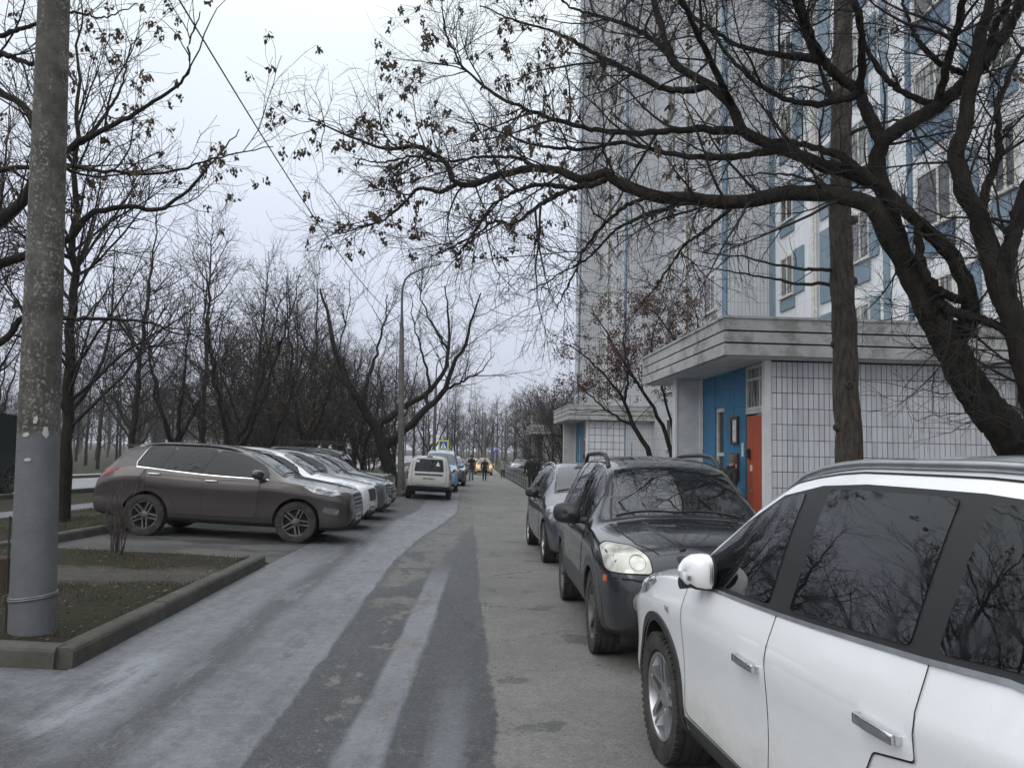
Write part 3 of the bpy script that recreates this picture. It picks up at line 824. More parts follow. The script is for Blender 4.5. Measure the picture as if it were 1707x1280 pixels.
TYPES['wagon'] = dict(L=4.47, uf=.82, ur=3.72, rw=.315, tw=.195,
    top=[(0,.56),(.03,.72),(.08,.82),(.3,.89),(.7,.97),(1.0,1.03),(1.1,1.06),(1.5,1.33),(1.8,1.50),(2.1,1.57),(2.5,1.60),(3.4,1.64),(4.1,1.64),(4.25,1.62),(4.31,1.55),(4.36,1.25),(4.40,1.0),(4.44,.80),(4.47,.60)],
    bot=[(0,.40),(.04,.30),(.15,.24),(.5,.22),(1.5,.23),(3.2,.25),(4.0,.30),(4.35,.36),(4.43,.42),(4.47,.48)],
    belt=[(0,.50),(.04,.64),(.1,.72),(.3,.80),(.7,.88),(1.0,.93),(1.4,.97),(2.5,1.0),(3.3,1.02),(4.0,1.04),(4.28,1.03),(4.35,.98),(4.40,.88),(4.44,.70),(4.47,.56)],
    crown=[(0,.03),(.2,.04),(1.0,.05),(1.4,.05),(2,.05),(2.5,.05),(3.5,.05),(4.2,.06),(4.35,.05),(4.47,.03)],
    wmax=[(0,.60),(.03,.68),(.1,.75),(.25,.80),(.5,.84),(.82,.86),(2.3,.87),(3.5,.87),(4.1,.86),(4.3,.83),(4.38,.80),(4.44,.76),(4.47,.70)],
    wroof=[(0,.46),(.2,.58),(.6,.66),(1.1,.70),(1.8,.62),(2.4,.61),(3.4,.62),(4.1,.63),(4.25,.635),(4.36,.68),(4.47,.6)],
    cowl=1.12, wtop=1.82, panes=[(1.40,2.40),(2.48,3.28),(3.36,4.14)], rw_z=(1.06,1.50), rw_w=.54,
    doors=[(1.38,2.43),(2.445,3.38)], head=[(.62,.88),(.40,.89),(.16,.83),(.10,.74),(.3,.72),(.5,.78)], tail=[(4.41,.74),(4.36,1.02),(4.24,1.02),(4.26,.74)])
TYPES['van'] = dict(TYPES['wagon'], zs=1.13)
TYPES['sedan'] = dict(L=4.5, uf=.88, ur=3.5, rw=.315, tw=.2,
    top=[(0,.50),(.03,.62),(.1,.70),(.3,.77),(.7,.85),(1.2,.94),(1.35,.97),(1.8,1.24),(2.15,1.39),(2.5,1.44),(2.9,1.455),(3.2,1.42),(3.6,1.25),(3.95,1.08),(4.1,1.06),(4.36,1.02),(4.42,.92),(4.47,.76),(4.5,.6)],
    bot=[(0,.38),(.04,.26),(.15,.19),(.5,.17),(1.5,.18),(3.2,.19),(4.0,.25),(4.35,.32),(4.46,.40),(4.5,.46)],
    belt=[(0,.44),(.04,.54),(.1,.60),(.3,.68),(.7,.77),(1.2,.86),(1.6,.90),(2.5,.93),(3.3,.97),(3.9,.98),(4.2,.95),(4.36,.90),(4.44,.76),(4.47,.64),(4.5,.53)],
    crown=[(0,.02),(.2,.04),(1.0,.05),(1.4,.04),(2,.05),(2.5,.05),(3.2,.06),(4.0,.04),(4.3,.04),(4.5,.02)],
    wmax=[(0,.55),(.03,.63),(.1,.71),(.25,.78),(.5,.83),(.88,.86),(2.3,.87),(3.5,.865),(4.0,.84),(4.25,.80),(4.4,.74),(4.47,.66),(4.5,.58)],
    wroof=[(0,.44),(.2,.56),(.6,.64),(1.3,.70),(2.1,.56),(2.5,.54),(3.1,.54),(3.6,.58),(4.0,.66),(4.3,.66),(4.5,.48)],
    cowl=1.38, wtop=2.16, panes=[(1.66,2.48),(2.55,3.50)], rw_z=(1.10,1.36), rw_w=.48,
    doors=[(1.60,2.51),(2.525,3.50)], head=[(.60,.74),(.40,.76),(.16,.70),(.10,.62),(.3,.60),(.5,.66)], tail=[(4.43,.72),(4.36,.92),(4.12,.94),(4.2,.76)])
TYPES['offroader'] = dict(L=4.05, uf=.68, ur=3.05, rw=.36, tw=.215,
    top=[(0,.62),(.02,.86),(.05,.98),(.25,1.02),(.8,1.06),(1.2,1.09),(1.26,1.11),(1.5,1.40),(1.68,1.62),(1.85,1.69),(2.4,1.73),(3.6,1.72),(3.85,1.69),(3.93,1.60),(3.97,1.2),(4.0,.95),(4.03,.75),(4.05,.62)],
    bot=[(0,.50),(.04,.42),(.15,.36),(.5,.34),(1.5,.34),(3.2,.36),(3.8,.40),(3.98,.44),(4.02,.48),(4.05,.52)],
    belt=[(0,.57),(.02,.76),(.05,.88),(.25,.94),(.8,.98),(1.2,1.02),(1.6,1.03),(2.5,1.04),(3.6,1.05),(3.9,1.03),(3.97,.95),(4.0,.82),(4.03,.68),(4.05,.57)],
    crown=[(0,.02),(.2,.03),(1.0,.03),(1.4,.03),(2,.03),(3.5,.03),(3.9,.03),(4.05,.02)],
    wmax=[(0,.70),(.03,.76),(.1,.79),(.3,.81),(.68,.83),(2.3,.83),(3.5,.83),(3.85,.81),(3.97,.78),(4.05,.72)],
    wroof=[(0,.60),(.2,.68),(.6,.71),(1.2,.73),(1.7,.66),(2.4,.66),(3.6,.66),(3.9,.66),(4.05,.62)],
    cowl=1.27, wtop=1.70, panes=[(1.50,2.42),(2.50,3.75)], rw_z=(1.08,1.6), rw_w=.58,
    doors=[(1.40,2.45)], head=[(.22,.84),(.16,.87),(.10,.84),(.10,.74),(.16,.71),(.22,.74)], tail=[(4.0,.72),(3.98,.98),(3.92,.98),(3.94,.72)])

def corner(a, p, b, k, n):
    k = k * .5
    s = p + (a - p) * k; e = p + (b - p) * k
    t = np.linspace(0, 1, n)[:, None, None]
    return (1 - t)**2 * s + 2 * t * (1 - t) * p + t**2 * e

class Body:
    def __init__(s, key):
        T = s.T = TYPES[key]; s.key = key
        zs = T.get('zs', 1.0); L = T['L']
        u = np.concatenate([np.linspace(0, .3, 18), np.linspace(.3, L - .35, 84)[1:], np.linspace(L - .35, L, 18)[1:]])
        g = lambda k: pchip(T[k], u)
        top, bot, belt, cro, wm, wr = g('top'), g('bot'), g('belt'), g('crown'), g('wmax'), g('wroof')
        top = top * zs; belt = belt * (1 + (zs - 1) * .6)
        wb = wm * T.get('wbelt', .955); zr = np.maximum(top - cro, belt + .006)
        hh = belt - bot
        C = lambda y, z: np.stack([y, z], 1)
        cz = T.get('crease', 0)
        c = [C(0 * u, bot), C(wm * .76, bot), C(wm * .93, bot + .03 * np.minimum(1, hh / .3)), C(wm * .985, bot + .20 * hh), C(wm * (1 - .028 * cz), bot + .48 * hh), C(wm * (.992 + .008 * cz), bot + (.80 + .02 * cz) * hh), C(wb, belt),
             C(wb * .48 + wr * .52 + .012, belt * .48 + zr * .52), C(wr, zr), C(wr * .58, zr + .74 * (top - zr)), C(0 * u, top)]
        ks = [0, .5, .8, .9, .95, .55 - .2 * cz, .40, .95, .75, .95, 0]
        ns = [1, 3, 4, 4, 5, 5, 5, 5, 6, 5, 1]
        rows = [c[0][None]]
        for i in range(1, 10):
            rows.append(corner(c[i - 1], c[i], c[i + 1], ks[i], ns[i]))
        rows.append(c[10][None])
        half = np.concatenate(rows)                       # (M, S, 2)
        s.nlow = 1 + ns[1] + ns[2]
        M, S = half.shape[:2]
        ring = np.concatenate([half, half[-2:0:-1] * np.array([-1, 1])])   # (Rn,S,2)
        Rn = ring.shape[0]
        y = np.broadcast_to((T['uf'] - u)[None], (Rn, S))
        v = np.stack([ring[:, :, 0], y, ring[:, :, 1]], 2).transpose(1, 0, 2).reshape(-1, 3)
        f = []; mi = []
        for i in range(S - 1):
            for k in range(Rn):
                f.append((i * Rn + k, i * Rn + (k + 1) % Rn, (i + 1) * Rn + (k + 1) % Rn, (i + 1) * Rn + k))
                kk = k if k < M - 1 else Rn - 1 - k
                mi.append(1 if kk < s.nlow - 1 else 0)
        f.append(tuple(range(Rn - 1, -1, -1))); mi.append(0)
        f.append(tuple((S - 1) * Rn + k for k in range(Rn))); mi.append(0)
        s.v = [tuple(q) for q in v.tolist()]; s.f = f; s.mi = mi
        s.bvh = BVHTree.FromPolygons(s.v, f)
        s.zr = lambda q: float(np.interp(q, u, zr)); s.zbelt = lambda q: float(np.interp(q, u, belt)); s.wroof = lambda q: float(np.interp(q, u, wr)); s.ztop = lambda q: float(np.interp(q, u, top))
        s.wmax = lambda q: float(np.interp(q, u, wm)); s.zbot = lambda q: float(np.interp(q, u, bot))
    def solid(s, paintm):
        me = bpy.data.meshes.new('body'); me.from_pydata(s.v, [], s.f)
        me.materials.append(paintm); me.materials.append(m_under)
        me.polygons.foreach_set('material_index', s.mi)
        fix_normals(me)
        ob = bpy.data.objects.new('tmp_body', me); COL.objects.link(ob)
        cut = MB(); T = s.T
        ra = T['rw'] + T.get('arch', .055)
        for uu in (T['uf'], T['ur']):
            for sx in (-1, 1):
                x0, x1 = sorted((sx * .50, sx * 1.2))
                n = 40
                vs = []
                for xx in (x0, x1):
                    for k in range(n):
                        g_ = 2 * math.pi * (k + .5) / n
                        vs.append((xx, T['uf'] - uu + ra * math.cos(g_), T['rw'] + .01 + ra * math.sin(g_)))
                cut.add(vs, [tuple(range(n - 1, -1, -1)), tuple(range(n, 2 * n))] + [(k, (k + 1) % n, (k + 1) % n + n, k + n) for k in range(n)])
        co = cut.build('tmp_cut', m_under)
        md = ob.modifiers.new('b', 'BOOLEAN'); md.operation = 'DIFFERENCE'; md.object = co; md.solver = 'EXACT'; md.material_mode = 'TRANSFER'
        dg = bpy.context.evaluated_depsgraph_get(); dg.update()
        me2 = bpy.data.meshes.new_from_object(ob.evaluated_get(dg))
        bpy.data.objects.remove(ob); bpy.data.objects.remove(co)
        me2.polygons.foreach_set('use_smooth', [True] * len(me2.polygons))
        me2.set_sharp_from_angle(angle=R(38))
        return me2
    # ---- laying shapes on the surface
    def cast(s, a, b, axis):
        uf = s.T['uf']
        if axis == 'L': o, d = (-3, uf - a, b), (1, 0, 0)
        elif axis == 'R': o, d = (3, uf - a, b), (-1, 0, 0)
        elif axis == 'T': o, d = (a, uf - b, 4), (0, 0, -1)
        elif axis == 'F': o, d = (a, uf + 3, b), (0, -1, 0)
        else: o, d = (a, uf - s.T['L'] - 3, b), (0, 1, 0)
        o = Vector(o); d = Vector(d)
        h = s.bvh.ray_cast(o, d)
        if h[0] is None:
            near = s.bvh.find_nearest(o + d * (3 - (.8 if axis in 'LR' else 0)))
            p, n = near[0], near[1]
        else:
            p, n = h[0], h[1]
        if n.dot(d) > 0: n = -n
        return p, n
    def decal(s, poly, axis, off=.003, grid=.07, skirt=.012, mi=0, mb=None):
        pts = []
        N = len(poly)
        for i in range(N):
            a = Vector(poly[i]); b = Vector(poly[(i + 1) % N]); n = max(1, int((b - a).length / grid))
            for k in range(n): pts.append(a.lerp(b, k / n))
        nb = len(pts)
        xs = [p[0] for p in pts]; ys = [p[1] for p in pts]
        def inside(x, y):
            c = False; j = nb - 1
            for i in range(nb):
                if (ys[i] > y) != (ys[j] > y) and x < (xs[j] - xs[i]) * (y - ys[i]) / (ys[j] - ys[i]) + xs[i]: c = not c
                j = i
            return c
        extra = []
        nx = int((max(xs) - min(xs)) / grid); ny = int((max(ys) - min(ys)) / grid)
        for i in range(1, nx + 1):
            for j in range(1, ny + 1):
                x = min(xs) + (max(xs) - min(xs)) * i / (nx + 1); y = min(ys) + (max(ys) - min(ys)) * j / (ny + 1)
                if inside(x, y) and min((x - a) ** 2 + (y - b) ** 2 for a, b in zip(xs, ys)) > (grid * .4) ** 2: extra.append(Vector((x, y)))
        r = delaunay_2d_cdt(pts + extra, [(i, (i + 1) % nb) for i in range(nb)], [], 1, 1e-6)
        vs, fs = r[0], r[2]
        P = [s.cast(p[0], p[1], axis) for p in vs]
        mb = mb if mb is not None else MB()
        V = [p + n * off for p, n in P]
        ec = {}
        for f in fs:
            for i in range(len(f)):
                e = (f[i], f[(i + 1) % len(f)]); ec[tuple(sorted(e))] = ec.get(tuple(sorted(e)), 0) + 1
        F = [tuple(f) for f in fs]; base = len(V)
        low = {}
        for (a, b), k in ec.items():
            if k == 1:
                for q in (a, b):
                    if q not in low:
                        low[q] = len(V); V.append(P[q][0] + P[q][1] * (off - skirt))
                F.append((a, b, low[b], low[a]))
        mb.add(V, F, mi)
        return mb
    def strip(s, line, axis, w, off=.0018, closed=False, mi=0, mb=None, step=.05, h=None):
        pts = []
        L = list(line) + ([line[0]] if closed else [])
        for a, b in zip(L[:-1], L[1:]):
            a = Vector(a); b = Vector(b); n = max(1, int((b - a).length / step))
            for k in range(n): pts.append(a.lerp(b, k / n))
        pts.append(Vector(L[-1]))
        mb = mb if mb is not None else MB()
        V = []; F = []
        for i, p in enumerate(pts):
            t = (pts[min(i + 1, len(pts) - 1)] - pts[max(i - 1, 0)])
            if closed and i in (0, len(pts) - 1): t = pts[1] - pts[-2]
            t = t.normalized(); nn = Vector((-t.y, t.x)) * (w / 2)
            q = [s.cast(*(p + nn), axis), s.cast(*(p - nn), axis)]
            if h is None: V += [q[0][0] + q[0][1] * off, q[1][0] + q[1][1] * off]
            else: V += [q[0][0] - q[0][1] * .004, q[0][0] + q[0][1] * h, q[1][0] + q[1][1] * h, q[1][0] - q[1][1] * .004]
        m = 2 if h is None else 4
        for i in range(len(pts) - 1):
            for k in range(m - 1): F.append((i * m + k, i * m + k + 1, (i + 1) * m + k + 1, (i + 1) * m + k))
        if h is not None: F += [(0, 1, 2, 3), tuple(len(V) - 4 + k for k in (3, 2, 1, 0))]
        mb.add(V, F, mi)
        return mb

def rounded(poly, r, n=4):
    out = []
    N = len(poly)
    for i in range(N):
        a, p, b = Vector(poly[i - 1]), Vector(poly[i]), Vector(poly[(i + 1) % N])
        k = min(r, (a - p).length * .45, (b - p).length * .45)
        s = p + (a - p).normalized() * k; e = p + (b - p).normalized() * k
        for j in range(n + 1):
            t = j / n
            out.append(tuple((1 - t) ** 2 * s + 2 * t * (1 - t) * p + t * t * e))
    return out

def wheel_meshes(rw, tw, style, rimm):
    R0 = rw; rr = rw * (.685 if style != 'van' else .62)
    h = tw / 2
    prof = [(rr - .004, -h * .72), (rr + .012, -h * .92), (R0 * .86, -h * 1.0), (R0 * .955, -h * .93), (R0 * .985, -h * .78)]
    for g in (-.5, 0, .5):
        prof += [(R0 * .998, h * (g - .17)), (R0 * .998, h * (g - .05)), (R0 * .972, h * (g - .045)), (R0 * .972, h * (g + .045)), (R0 * .998, h * (g + .05)), (R0 * .998, h * (g + .17))]
    prof += [(R0 * .985, h * .78), (R0 * .955, h * .93), (R0 * .86, h), (rr + .012, h * .92), (rr - .004, h * .72), (rr - .02, 0), (rr - .004, -h * .72)]
    ty = MB().lathe(prof, 44, 'x')
    n = 56                                                   # tread shoulder blocks
    for k in range(n):
        for sx in (-1, 1):
            a = 2 * math.pi * (k + (.25 if sx > 0 else 0)) / n; M = Matrix.Rotation(a, 4, 'X')
            x0, x1 = sorted((sx * h * .62, sx * h * .965))
            ty.box(x0, x1, -.010, .010, R0 * .93, R0 * .999, 0, M)
    tyre = ty.mesh('tyre', m_rubber, 40)
    rm = MB()
    # outer face on -x side (left wheels); barrel, dark back plate, spokes
    rm.lathe([(rr, -h * .80), (rr - .004, -h * .86), (rr - .016, -h * .84), (rr - .024, -h * .70), (rr - .028, h * .5)], 40, 'x')
    rm.lathe([(rr - .02, -h * .12), (.02, -h * .10), (.0, -h * .10)], 32, 'x', mi=1)
    ns = {'ten': 5, 'five': 5, 'six': 6, 'van': 8}[style]
    for k in range(ns):
        a0 = 2 * math.pi * k / ns + .2
        offs = (-.14, .14) if style == 'ten' else (0,)
        for of in offs:
            M = Matrix.Rotation(a0, 4, 'X')
            w0, w1 = (.028, .030) if style == 'ten' else (.045, .034) if style in ('five', 'six') else (.034, .06)
            q0 = Vector((0, of * .25, .045)); q1 = Vector((0, of * rr * .95, rr - .012))
            d = (q1 - q0).normalized(); pr = Vector((0, d.z, -d.y))
            vs = []
            for c, w, xa in ((q0, w0, -h * .62), ((q0 + q1) / 2, (w0 + w1) / 2, -h * .74), (q1, w1, -h * .80)):
                vs += [c + pr * w * .5 + Vector((xa, 0, 0)), c - pr * w * .5 + Vector((xa, 0, 0)), c - pr * w * .62 + Vector((xa + .05, 0, 0)), c + pr * w * .62 + Vector((xa + .05, 0, 0))]
            fs = [(i * 4 + j, i * 4 + (j + 1) % 4, (i + 1) * 4 + (j + 1) % 4, (i + 1) * 4 + j) for i in range(2) for j in range(4)] + [(0, 3, 2, 1), (8, 9, 10, 11)]
            rm.add([M @ v for v in vs], fs)
    rm.lathe([(.075, -h * .40), (.072, -h * .60), (.06, -h * .66), (.03, -h * .72), (0, -h * .73)], 20, 'x')
    rim = rm.mesh('rim', [rimm, m_under], 35)
    return tyre, rim

MODEL = {}
def model(key, var):
    """list of (name, mesh, parent index, location, mirrored) shared by every car of the kind"""
    ck = (key, tuple(sorted((k, str(v)) for k, v in var.items())))
    if ck in MODEL: return MODEL[ck]
    B = Body(key); T = B.T; PM = bpy.data.materials['paint_slot']
    parts = []
    def add(name, me, par=None, loc=None):
        parts.append((name, me, par, loc)); return len(parts) - 1
    def deco(name, mb, mats, sm=30, par=None):
        return add(name, mb.mesh(name, mats, sm), par)
    detail = var.get('detail', 2)
    add('body', B.solid(PM))
    zs = T.get('zs', 1.0); bz = 1 + (zs - 1) * .6
    us = lambda a, b: [a + (b - a) * i / 8 for i in range(9)]
    lo = lambda q: B.zbelt(q) + .030
    tp = lambda q: B.zr(q) - var.get('tpd', .028)
    slope = var.get('slope', .10)
    for sd in ('L', 'R'):
        # glass house: rubber surround, one pane per window
        P0, P1 = T['panes'][0][0], T['panes'][-1][1]
        ua = P0
        while tp(ua) < lo(ua) + .03: ua += .02
        def pane(a, b, gr, first, last):
            bl = [(q, lo(q) - gr) for q in us(a - (gr if first else 0), b + (gr if last else 0))]
            sl = slope if not last else var.get('rear_slope', .16)
            b2 = b - sl * (tp(b) - lo(b)) / .4 if not last else b - sl
            a2 = a - (slope if not first else 0) * (tp(a) - lo(a)) / .4
            tl = [(q, tp(q) + gr) for q in us(b2 + (gr if last else 0), a2 - (gr if first else 0))]
            return rounded(bl, 0) and bl + tl
        sur = [(q, lo(q) - .02) for q in us(ua - .05, P1 + .03)] + [(q, tp(q) + .018) for q in us(P1 + .02 - var.get('rear_slope', .16), ua)]
        deco('window_frame', B.decal(sur, sd, .0022, .09), m_seal)
        for i, (a, b) in enumerate(T['panes']):
            first, last = i == 0, i == len(T['panes']) - 1
            a_ = ua + .02 if first else a
            pl = pane(a_, b, -.004, first, last)
            gl = B.decal(rounded(pl, .025, 3) if detail > 1 else pl, sd, .0058, .08, .009)
            deco('side_window', gl, m_glass)
        if var.get('chrome'):
            deco('belt_trim', B.strip([(q, lo(q) - .022) for q in us(ua - .03, P1)], sd, .013 if var['chrome'] == 1 else .015, h=.008), m_chrome if var['chrome'] == 1 else m_satin)
            if var['chrome'] == 1:
                tr = [(q, lo(q) - .02) for q in us(P1 - .35, P1)] + [(P1 + .02, lo(P1) + .06)] + [(q, tp(q) + .018) for q in us(P1 - var.get('rear_slope', .16) + .02, P1 - .5)]
                deco('window_trim', B.strip(tr, sd, .011, h=.006), m_chrome)
        # doors: painted panels standing on a dark gap
        for i, (a, b) in enumerate(T['doors']):
            zb_ = B.zbot((a + b) / 2) + .16
            p_0 = [(a + .05, zb_ + .02), (a + .10, zb_)] if i == 0 else [(a, zb_)]
            poly = p_0 + [(b, zb_)]
            wheelu = T['ur'] - T['rw'] - .10
            if b > wheelu + .05: poly = p_0 + [(wheelu - .10, zb_), (wheelu - .02, zb_ + .22), (wheelu + .12, zb_ + .42), (b, .88)]
            poly += [(b, lo(b) - .022), (a, lo(a) - .022)]
            poly = rounded(poly, .018, 3)
            gp = B.strip(poly, sd, .006, .0045, True)
            deco('door_gap', gp, m_gap, 60)
            d = deco('door', B.decal(poly, sd, .0035, .09, .005), PM, 40)
            if detail > 0:
                hu, hz = b - .16, lo(b) - var.get('hdrop', .125)
                c, n = B.cast(hu, hz, sd)
                sx = -1 if sd == 'L' else 1
                yh = c.y
                hb = MB()
                xx = c.x + sx * .030
                hv = []
                for dx, dy, hw, hh_ in ((-.034, .102, .010, .012), (-.006, .100, .009, .015), (-.001, .092, .008, .0165), (.001, .03, .008, .0175), (.001, -.055, .008, .0165), (-.001, -.092, .008, .0155), (-.006, -.100, .009, .0145), (-.034, -.102, .010, .011)):
                    for q in range(12):
                        ca, sa = math.cos(2 * math.pi * (q + .5) / 12), math.sin(2 * math.pi * (q + .5) / 12)
                        hv.append((xx + sx * (dx + hw * math.copysign(abs(ca) ** .45, ca)), yh + dy * 1.05, hz + hh_ * math.copysign(abs(sa) ** .45, sa)))
                hb.add(hv, [(a_ * 12 + q, a_ * 12 + (q + 1) % 12, (a_ + 1) * 12 + (q + 1) % 12, (a_ + 1) * 12 + q) for a_ in range(7) for q in range(12)])
                hb = deco('handle', hb, var.get('handle', PM), 50, d)
                if detail > 9:
                    cup = B.decal([(hu + .085 * math.cos(q * math.pi / 8), hz + .02 + .06 * math.sin(q * math.pi / 8)) for q in range(16)], sd, .0040, .05, .004)
                    deco('handle_cup', cup, PM, 60, d)
        # arch trim and sill
        if var.get('cladding'):
            for uu in (T['uf'], T['ur']):
                mbx = MB(); ra = T['rw'] + .06
                ln = [(uu + (ra + .022) * math.cos(q * math.pi / 24), T['rw'] + .01 + (ra + .022) * math.sin(q * math.pi / 24)) for q in range(-3, 28)]
                deco('arch_trim', B.strip(ln, sd, .05 * var.get('clw', 1), h=.012, step=.2), var['cladding'], 50)
            zz = B.zbot(2.2)
            deco('sill_trim', B.decal([(T['uf'] + T['rw'] + .09, zz + .03), (T['ur'] - T['rw'] - .09, zz + .03), (T['ur'] - T['rw'] - .10, zz + .15), (T['uf'] + T['rw'] + .10, zz + .14)], sd, .008, .1), var['cladding'], 40)
            if var.get('lowband'):
                bd = [(T['uf'] + T['rw'] + .10, .40), (T['ur'] - T['rw'] - .10, .40), (T['ur'] - T['rw'] - .10, .60), (T['uf'] + T['rw'] + .10, .60)]
                deco('side_moulding', B.decal(bd, sd, .010, .1), var['cladding'], 40)
        # lamps on the flanks
        if T['head'] and detail > 0 and var.get('head', True):
            deco('headlight', B.decal(rounded([(a, b * bz) for a, b in T['head']], .03), sd, .006, .05), m_head)
        if T['tail']:
            deco('tail_light', B.decal(rounded([(a, b * bz) for a, b in T['tail']], .03), sd, .006, .05), m_red_lens)
        # door mirror
        if detail > 0:
            sx = -1 if sd == 'L' else 1
            um = T['panes'][0][0] + var.get('mir_u', .14); zm = lo(um) + .045
            c, n = B.cast(um, zm - .06, sd)
            mm = MB(); ym = c.y
            vs = []; fs = []
            prof = [(-.056, .0), (-.055, .90), (-.04, .99), (-.01, 1.0), (.03, .93), (.06, .72), (.078, .40), (.083, .0)]
            nn = 14
            for yy, k in prof:
                for q in range(nn):
                    g_ = 2 * math.pi * q / nn
                    ca, sa = math.cos(g_), math.sin(g_)
                    vs.append((c.x + sx * (.155 + var.get('mw', .115) * k * math.copysign(abs(ca) ** .7, ca)) , ym + yy * 1.1 * var.get('md', 1.0) + .02 * ca * sx * -sx, zm + .02 + var.get('mh', .082) * k * math.copysign(abs(sa) ** .75, sa)))
            for i in range(len(prof) - 1):
                for q in range(nn): fs.append((i * nn + q, i * nn + (q + 1) % nn, (i + 1) * nn + (q + 1) % nn, (i + 1) * nn + q))
            piv = Vector((c.x + sx * .05, ym, zm)); FM = Matrix.Identity(4)
            if var.get('folded'): FM = Matrix.Translation(piv) @ Matrix.Rotation(sx * R(-80), 4, 'Z') @ Matrix.Translation(-piv)
            MS = Matrix.Translation(piv + Vector((0, 0, .0))) @ Matrix.Diagonal((var.get('mscale', 1.0),) * 3 + (1,)) @ Matrix.Translation(-piv)
            FM = FM @ MS
            vs = [FM @ Vector(p) for p in vs]
            mm.add(vs, fs)
            if detail > 2:
                for i_, f_ in enumerate(fs):
                    if i_ < 2 * nn or sum(vs[q_][2] for q_ in f_) / 4 < zm - .045: mm.m[i_] = 1
            mi_ = deco('mirror', mm, [PM, m_black] if detail > 2 else PM if not var.get('blackmir') else m_black, 50)
            st = MB().tube([(c.x - sx * .02, ym, zm - .05), (c.x + sx * .05, ym, zm - .045), (c.x + sx * .13, ym, zm - .05)], [.035, .028, .03], 8)
            deco('mirror_stem', st, m_black, 50, mi_)
            mg = MB(); vs = [(c.x + sx * (.155 + .10 * math.cos(2 * math.pi * q / 14)), ym - .052, zm + .02 + .066 * math.sin(2 * math.pi * q / 14)) for q in range(14)]
            vs2 = [FM @ Vector((a, b + .01, c_)) for a, b, c_ in vs]; vs = [FM @ Vector(p) for p in vs]
            mg.add(vs + vs2, [tuple(range(14)), tuple(range(27, 13, -1))])
            deco('mirror_glass', mg, m_glass, None, mi_)
            if var.get('indicator'):
                ind = MB(); ind.box(*sorted((c.x + sx * .10, c.x + sx * .245)), ym + .052, ym + .066, zm - .012, zm + .010, 0, FM)
                deco('indicator', ind, m_fog, None, mi_)
        # roof rail
        if var.get('rails'):
            a, b = T['wtop'] + .12, T['panes'][-1][1] + .02
            rl = []
            sx = -1 if sd == 'L' else 1
            wv = lambda q: B.wroof(q) - .035
            q8 = [a + (b - a) * i / 14 for i in range(15)]
            lift = var.get('raillift', .045)
            for i, q in enumerate(q8):
                c, n = B.cast(sx * wv(q), q, 'T')
                k = min(1, min(i, 14 - i) / 1.5)
                rl.append((c.x, c.y, c.z - .01 + (lift + .01) * k))
            deco('roof_rail', MB().tube(rl, var.get('railr', .017), 8), var['rails'], 50)
    # windscreen and rear window
    ws = lambda q: B.wroof(q) - .045
    uq = [T['cowl'] + (T['wtop'] - T['cowl']) * i / 6 for i in range(7)]
    scr = [(ws(q), q) for q in uq] + [(-ws(q), q) for q in reversed(uq)]
    deco('windshield_frame', B.decal(scr, 'T', .0022, .10), m_seal)
    scr2 = [(ws(q) - .025, q) for q in [T['cowl'] + .02 + (T['wtop'] - T['cowl'] - .05) * i / 6 for i in range(7)]]
    wsi = deco('windshield', B.decal(scr2 + [(-a, b) for a, b in reversed(scr2)], 'T', .0055, .10, .009), var.get('wsm', m_windshield))
    if detail > 1:
        for x0, x1 in ((-.55, .08), (.0, .62)):
            pts = []
            for i in range(7):
                q = i / 6
                c, n = B.cast(x0 + (x1 - x0) * q, T['cowl'] + .045 + .03 * math.sin(q * 3), 'T'); pts.append(c + n * .014)
            deco('wiper', MB().tube(pts, .008, 6), m_black, 40)
    za, zb_ = T['rw_z']; za *= zs; zb_ *= zs; w = T['rw_w']
    rwp = rounded([(-w, za), (w, za), (w * .88, zb_), (-w * .88, zb_)], .05)
    deco('rear_window_frame', B.decal(rounded([(-w - .02, za - .02), (w + .02, za - .02), (w * .88 + .02, zb_ + .015), (-w * .88 - .02, zb_ + .015)], .05), 'B', .0022, .1), m_seal)
    deco('rear_window', B.decal(rwp, 'B', .0055, .1, .009), m_glass)
    # front: grille, plate, bumper intake
    gz0, gz1 = var.get('grille', (.60, .84)); gz0 *= bz; gz1 *= bz
    gw = var.get('gw', .40)
    if detail > 0:
        gi = deco('grille', B.decal(rounded([(-gw * .8, gz0), (gw * .8, gz0), (gw, gz1), (-gw, gz1)], .04), 'F', .003, .08), m_black)
        for i in range(3):
            z = gz0 + (gz1 - gz0) * (i + .6) / 3.4
            k = .8 + .2 * (z - gz0) / (gz1 - gz0)
            deco('grille_bar', B.strip([(-gw * k + .02, z), (0, z), (gw * k - .02, z)], 'F', .028, h=.012, step=.06), var.get('bars', m_satin), 40, gi)
        zi = B.zbot(.04) + .05
        deco('bumper_intake', B.decal(rounded([(-.46, zi), (.46, zi), (.40, zi + .10), (-.40, zi + .10)], .03), 'F', .003, .08), m_black)
    pz = var.get('plate_z', .47)
    pf = B.cast(0, pz, 'F')[0]
    pl = MB().box(-.26, .26, pf.y + .004, pf.y + .018, pz - .056, pz + .056)
    pi = deco('licence_plate', pl, m_plate, None)
    pr = MB()
    rp = random.Random(hash(key) % 97)
    for i in range(8):
        pr.box(-.21 + i * .052, -.178 + i * .052, pf.y + .0185, pf.y + .0195, pz - .028, pz + .028)
    deco('plate_characters', pr, m_print, None, pi)
    pzr = var.get('rplate_z', .78) * bz
    pb = B.cast(0, pzr, 'B')[0]
    pi = deco('licence_plate', MB().box(-.26, .26, pb.y - .018, pb.y - .004, pzr - .056, pzr + .056), m_plate, None)
    for hook in var.get('extra', ()): hook(B, deco, add, PM)
    tyre, rim = wheel_meshes(T['rw'], T['tw'], var.get('wheel', 'five'), var.get('rim', m_alloy))
    wx = B.wmax(2.2) - T['tw'] / 2 - .012
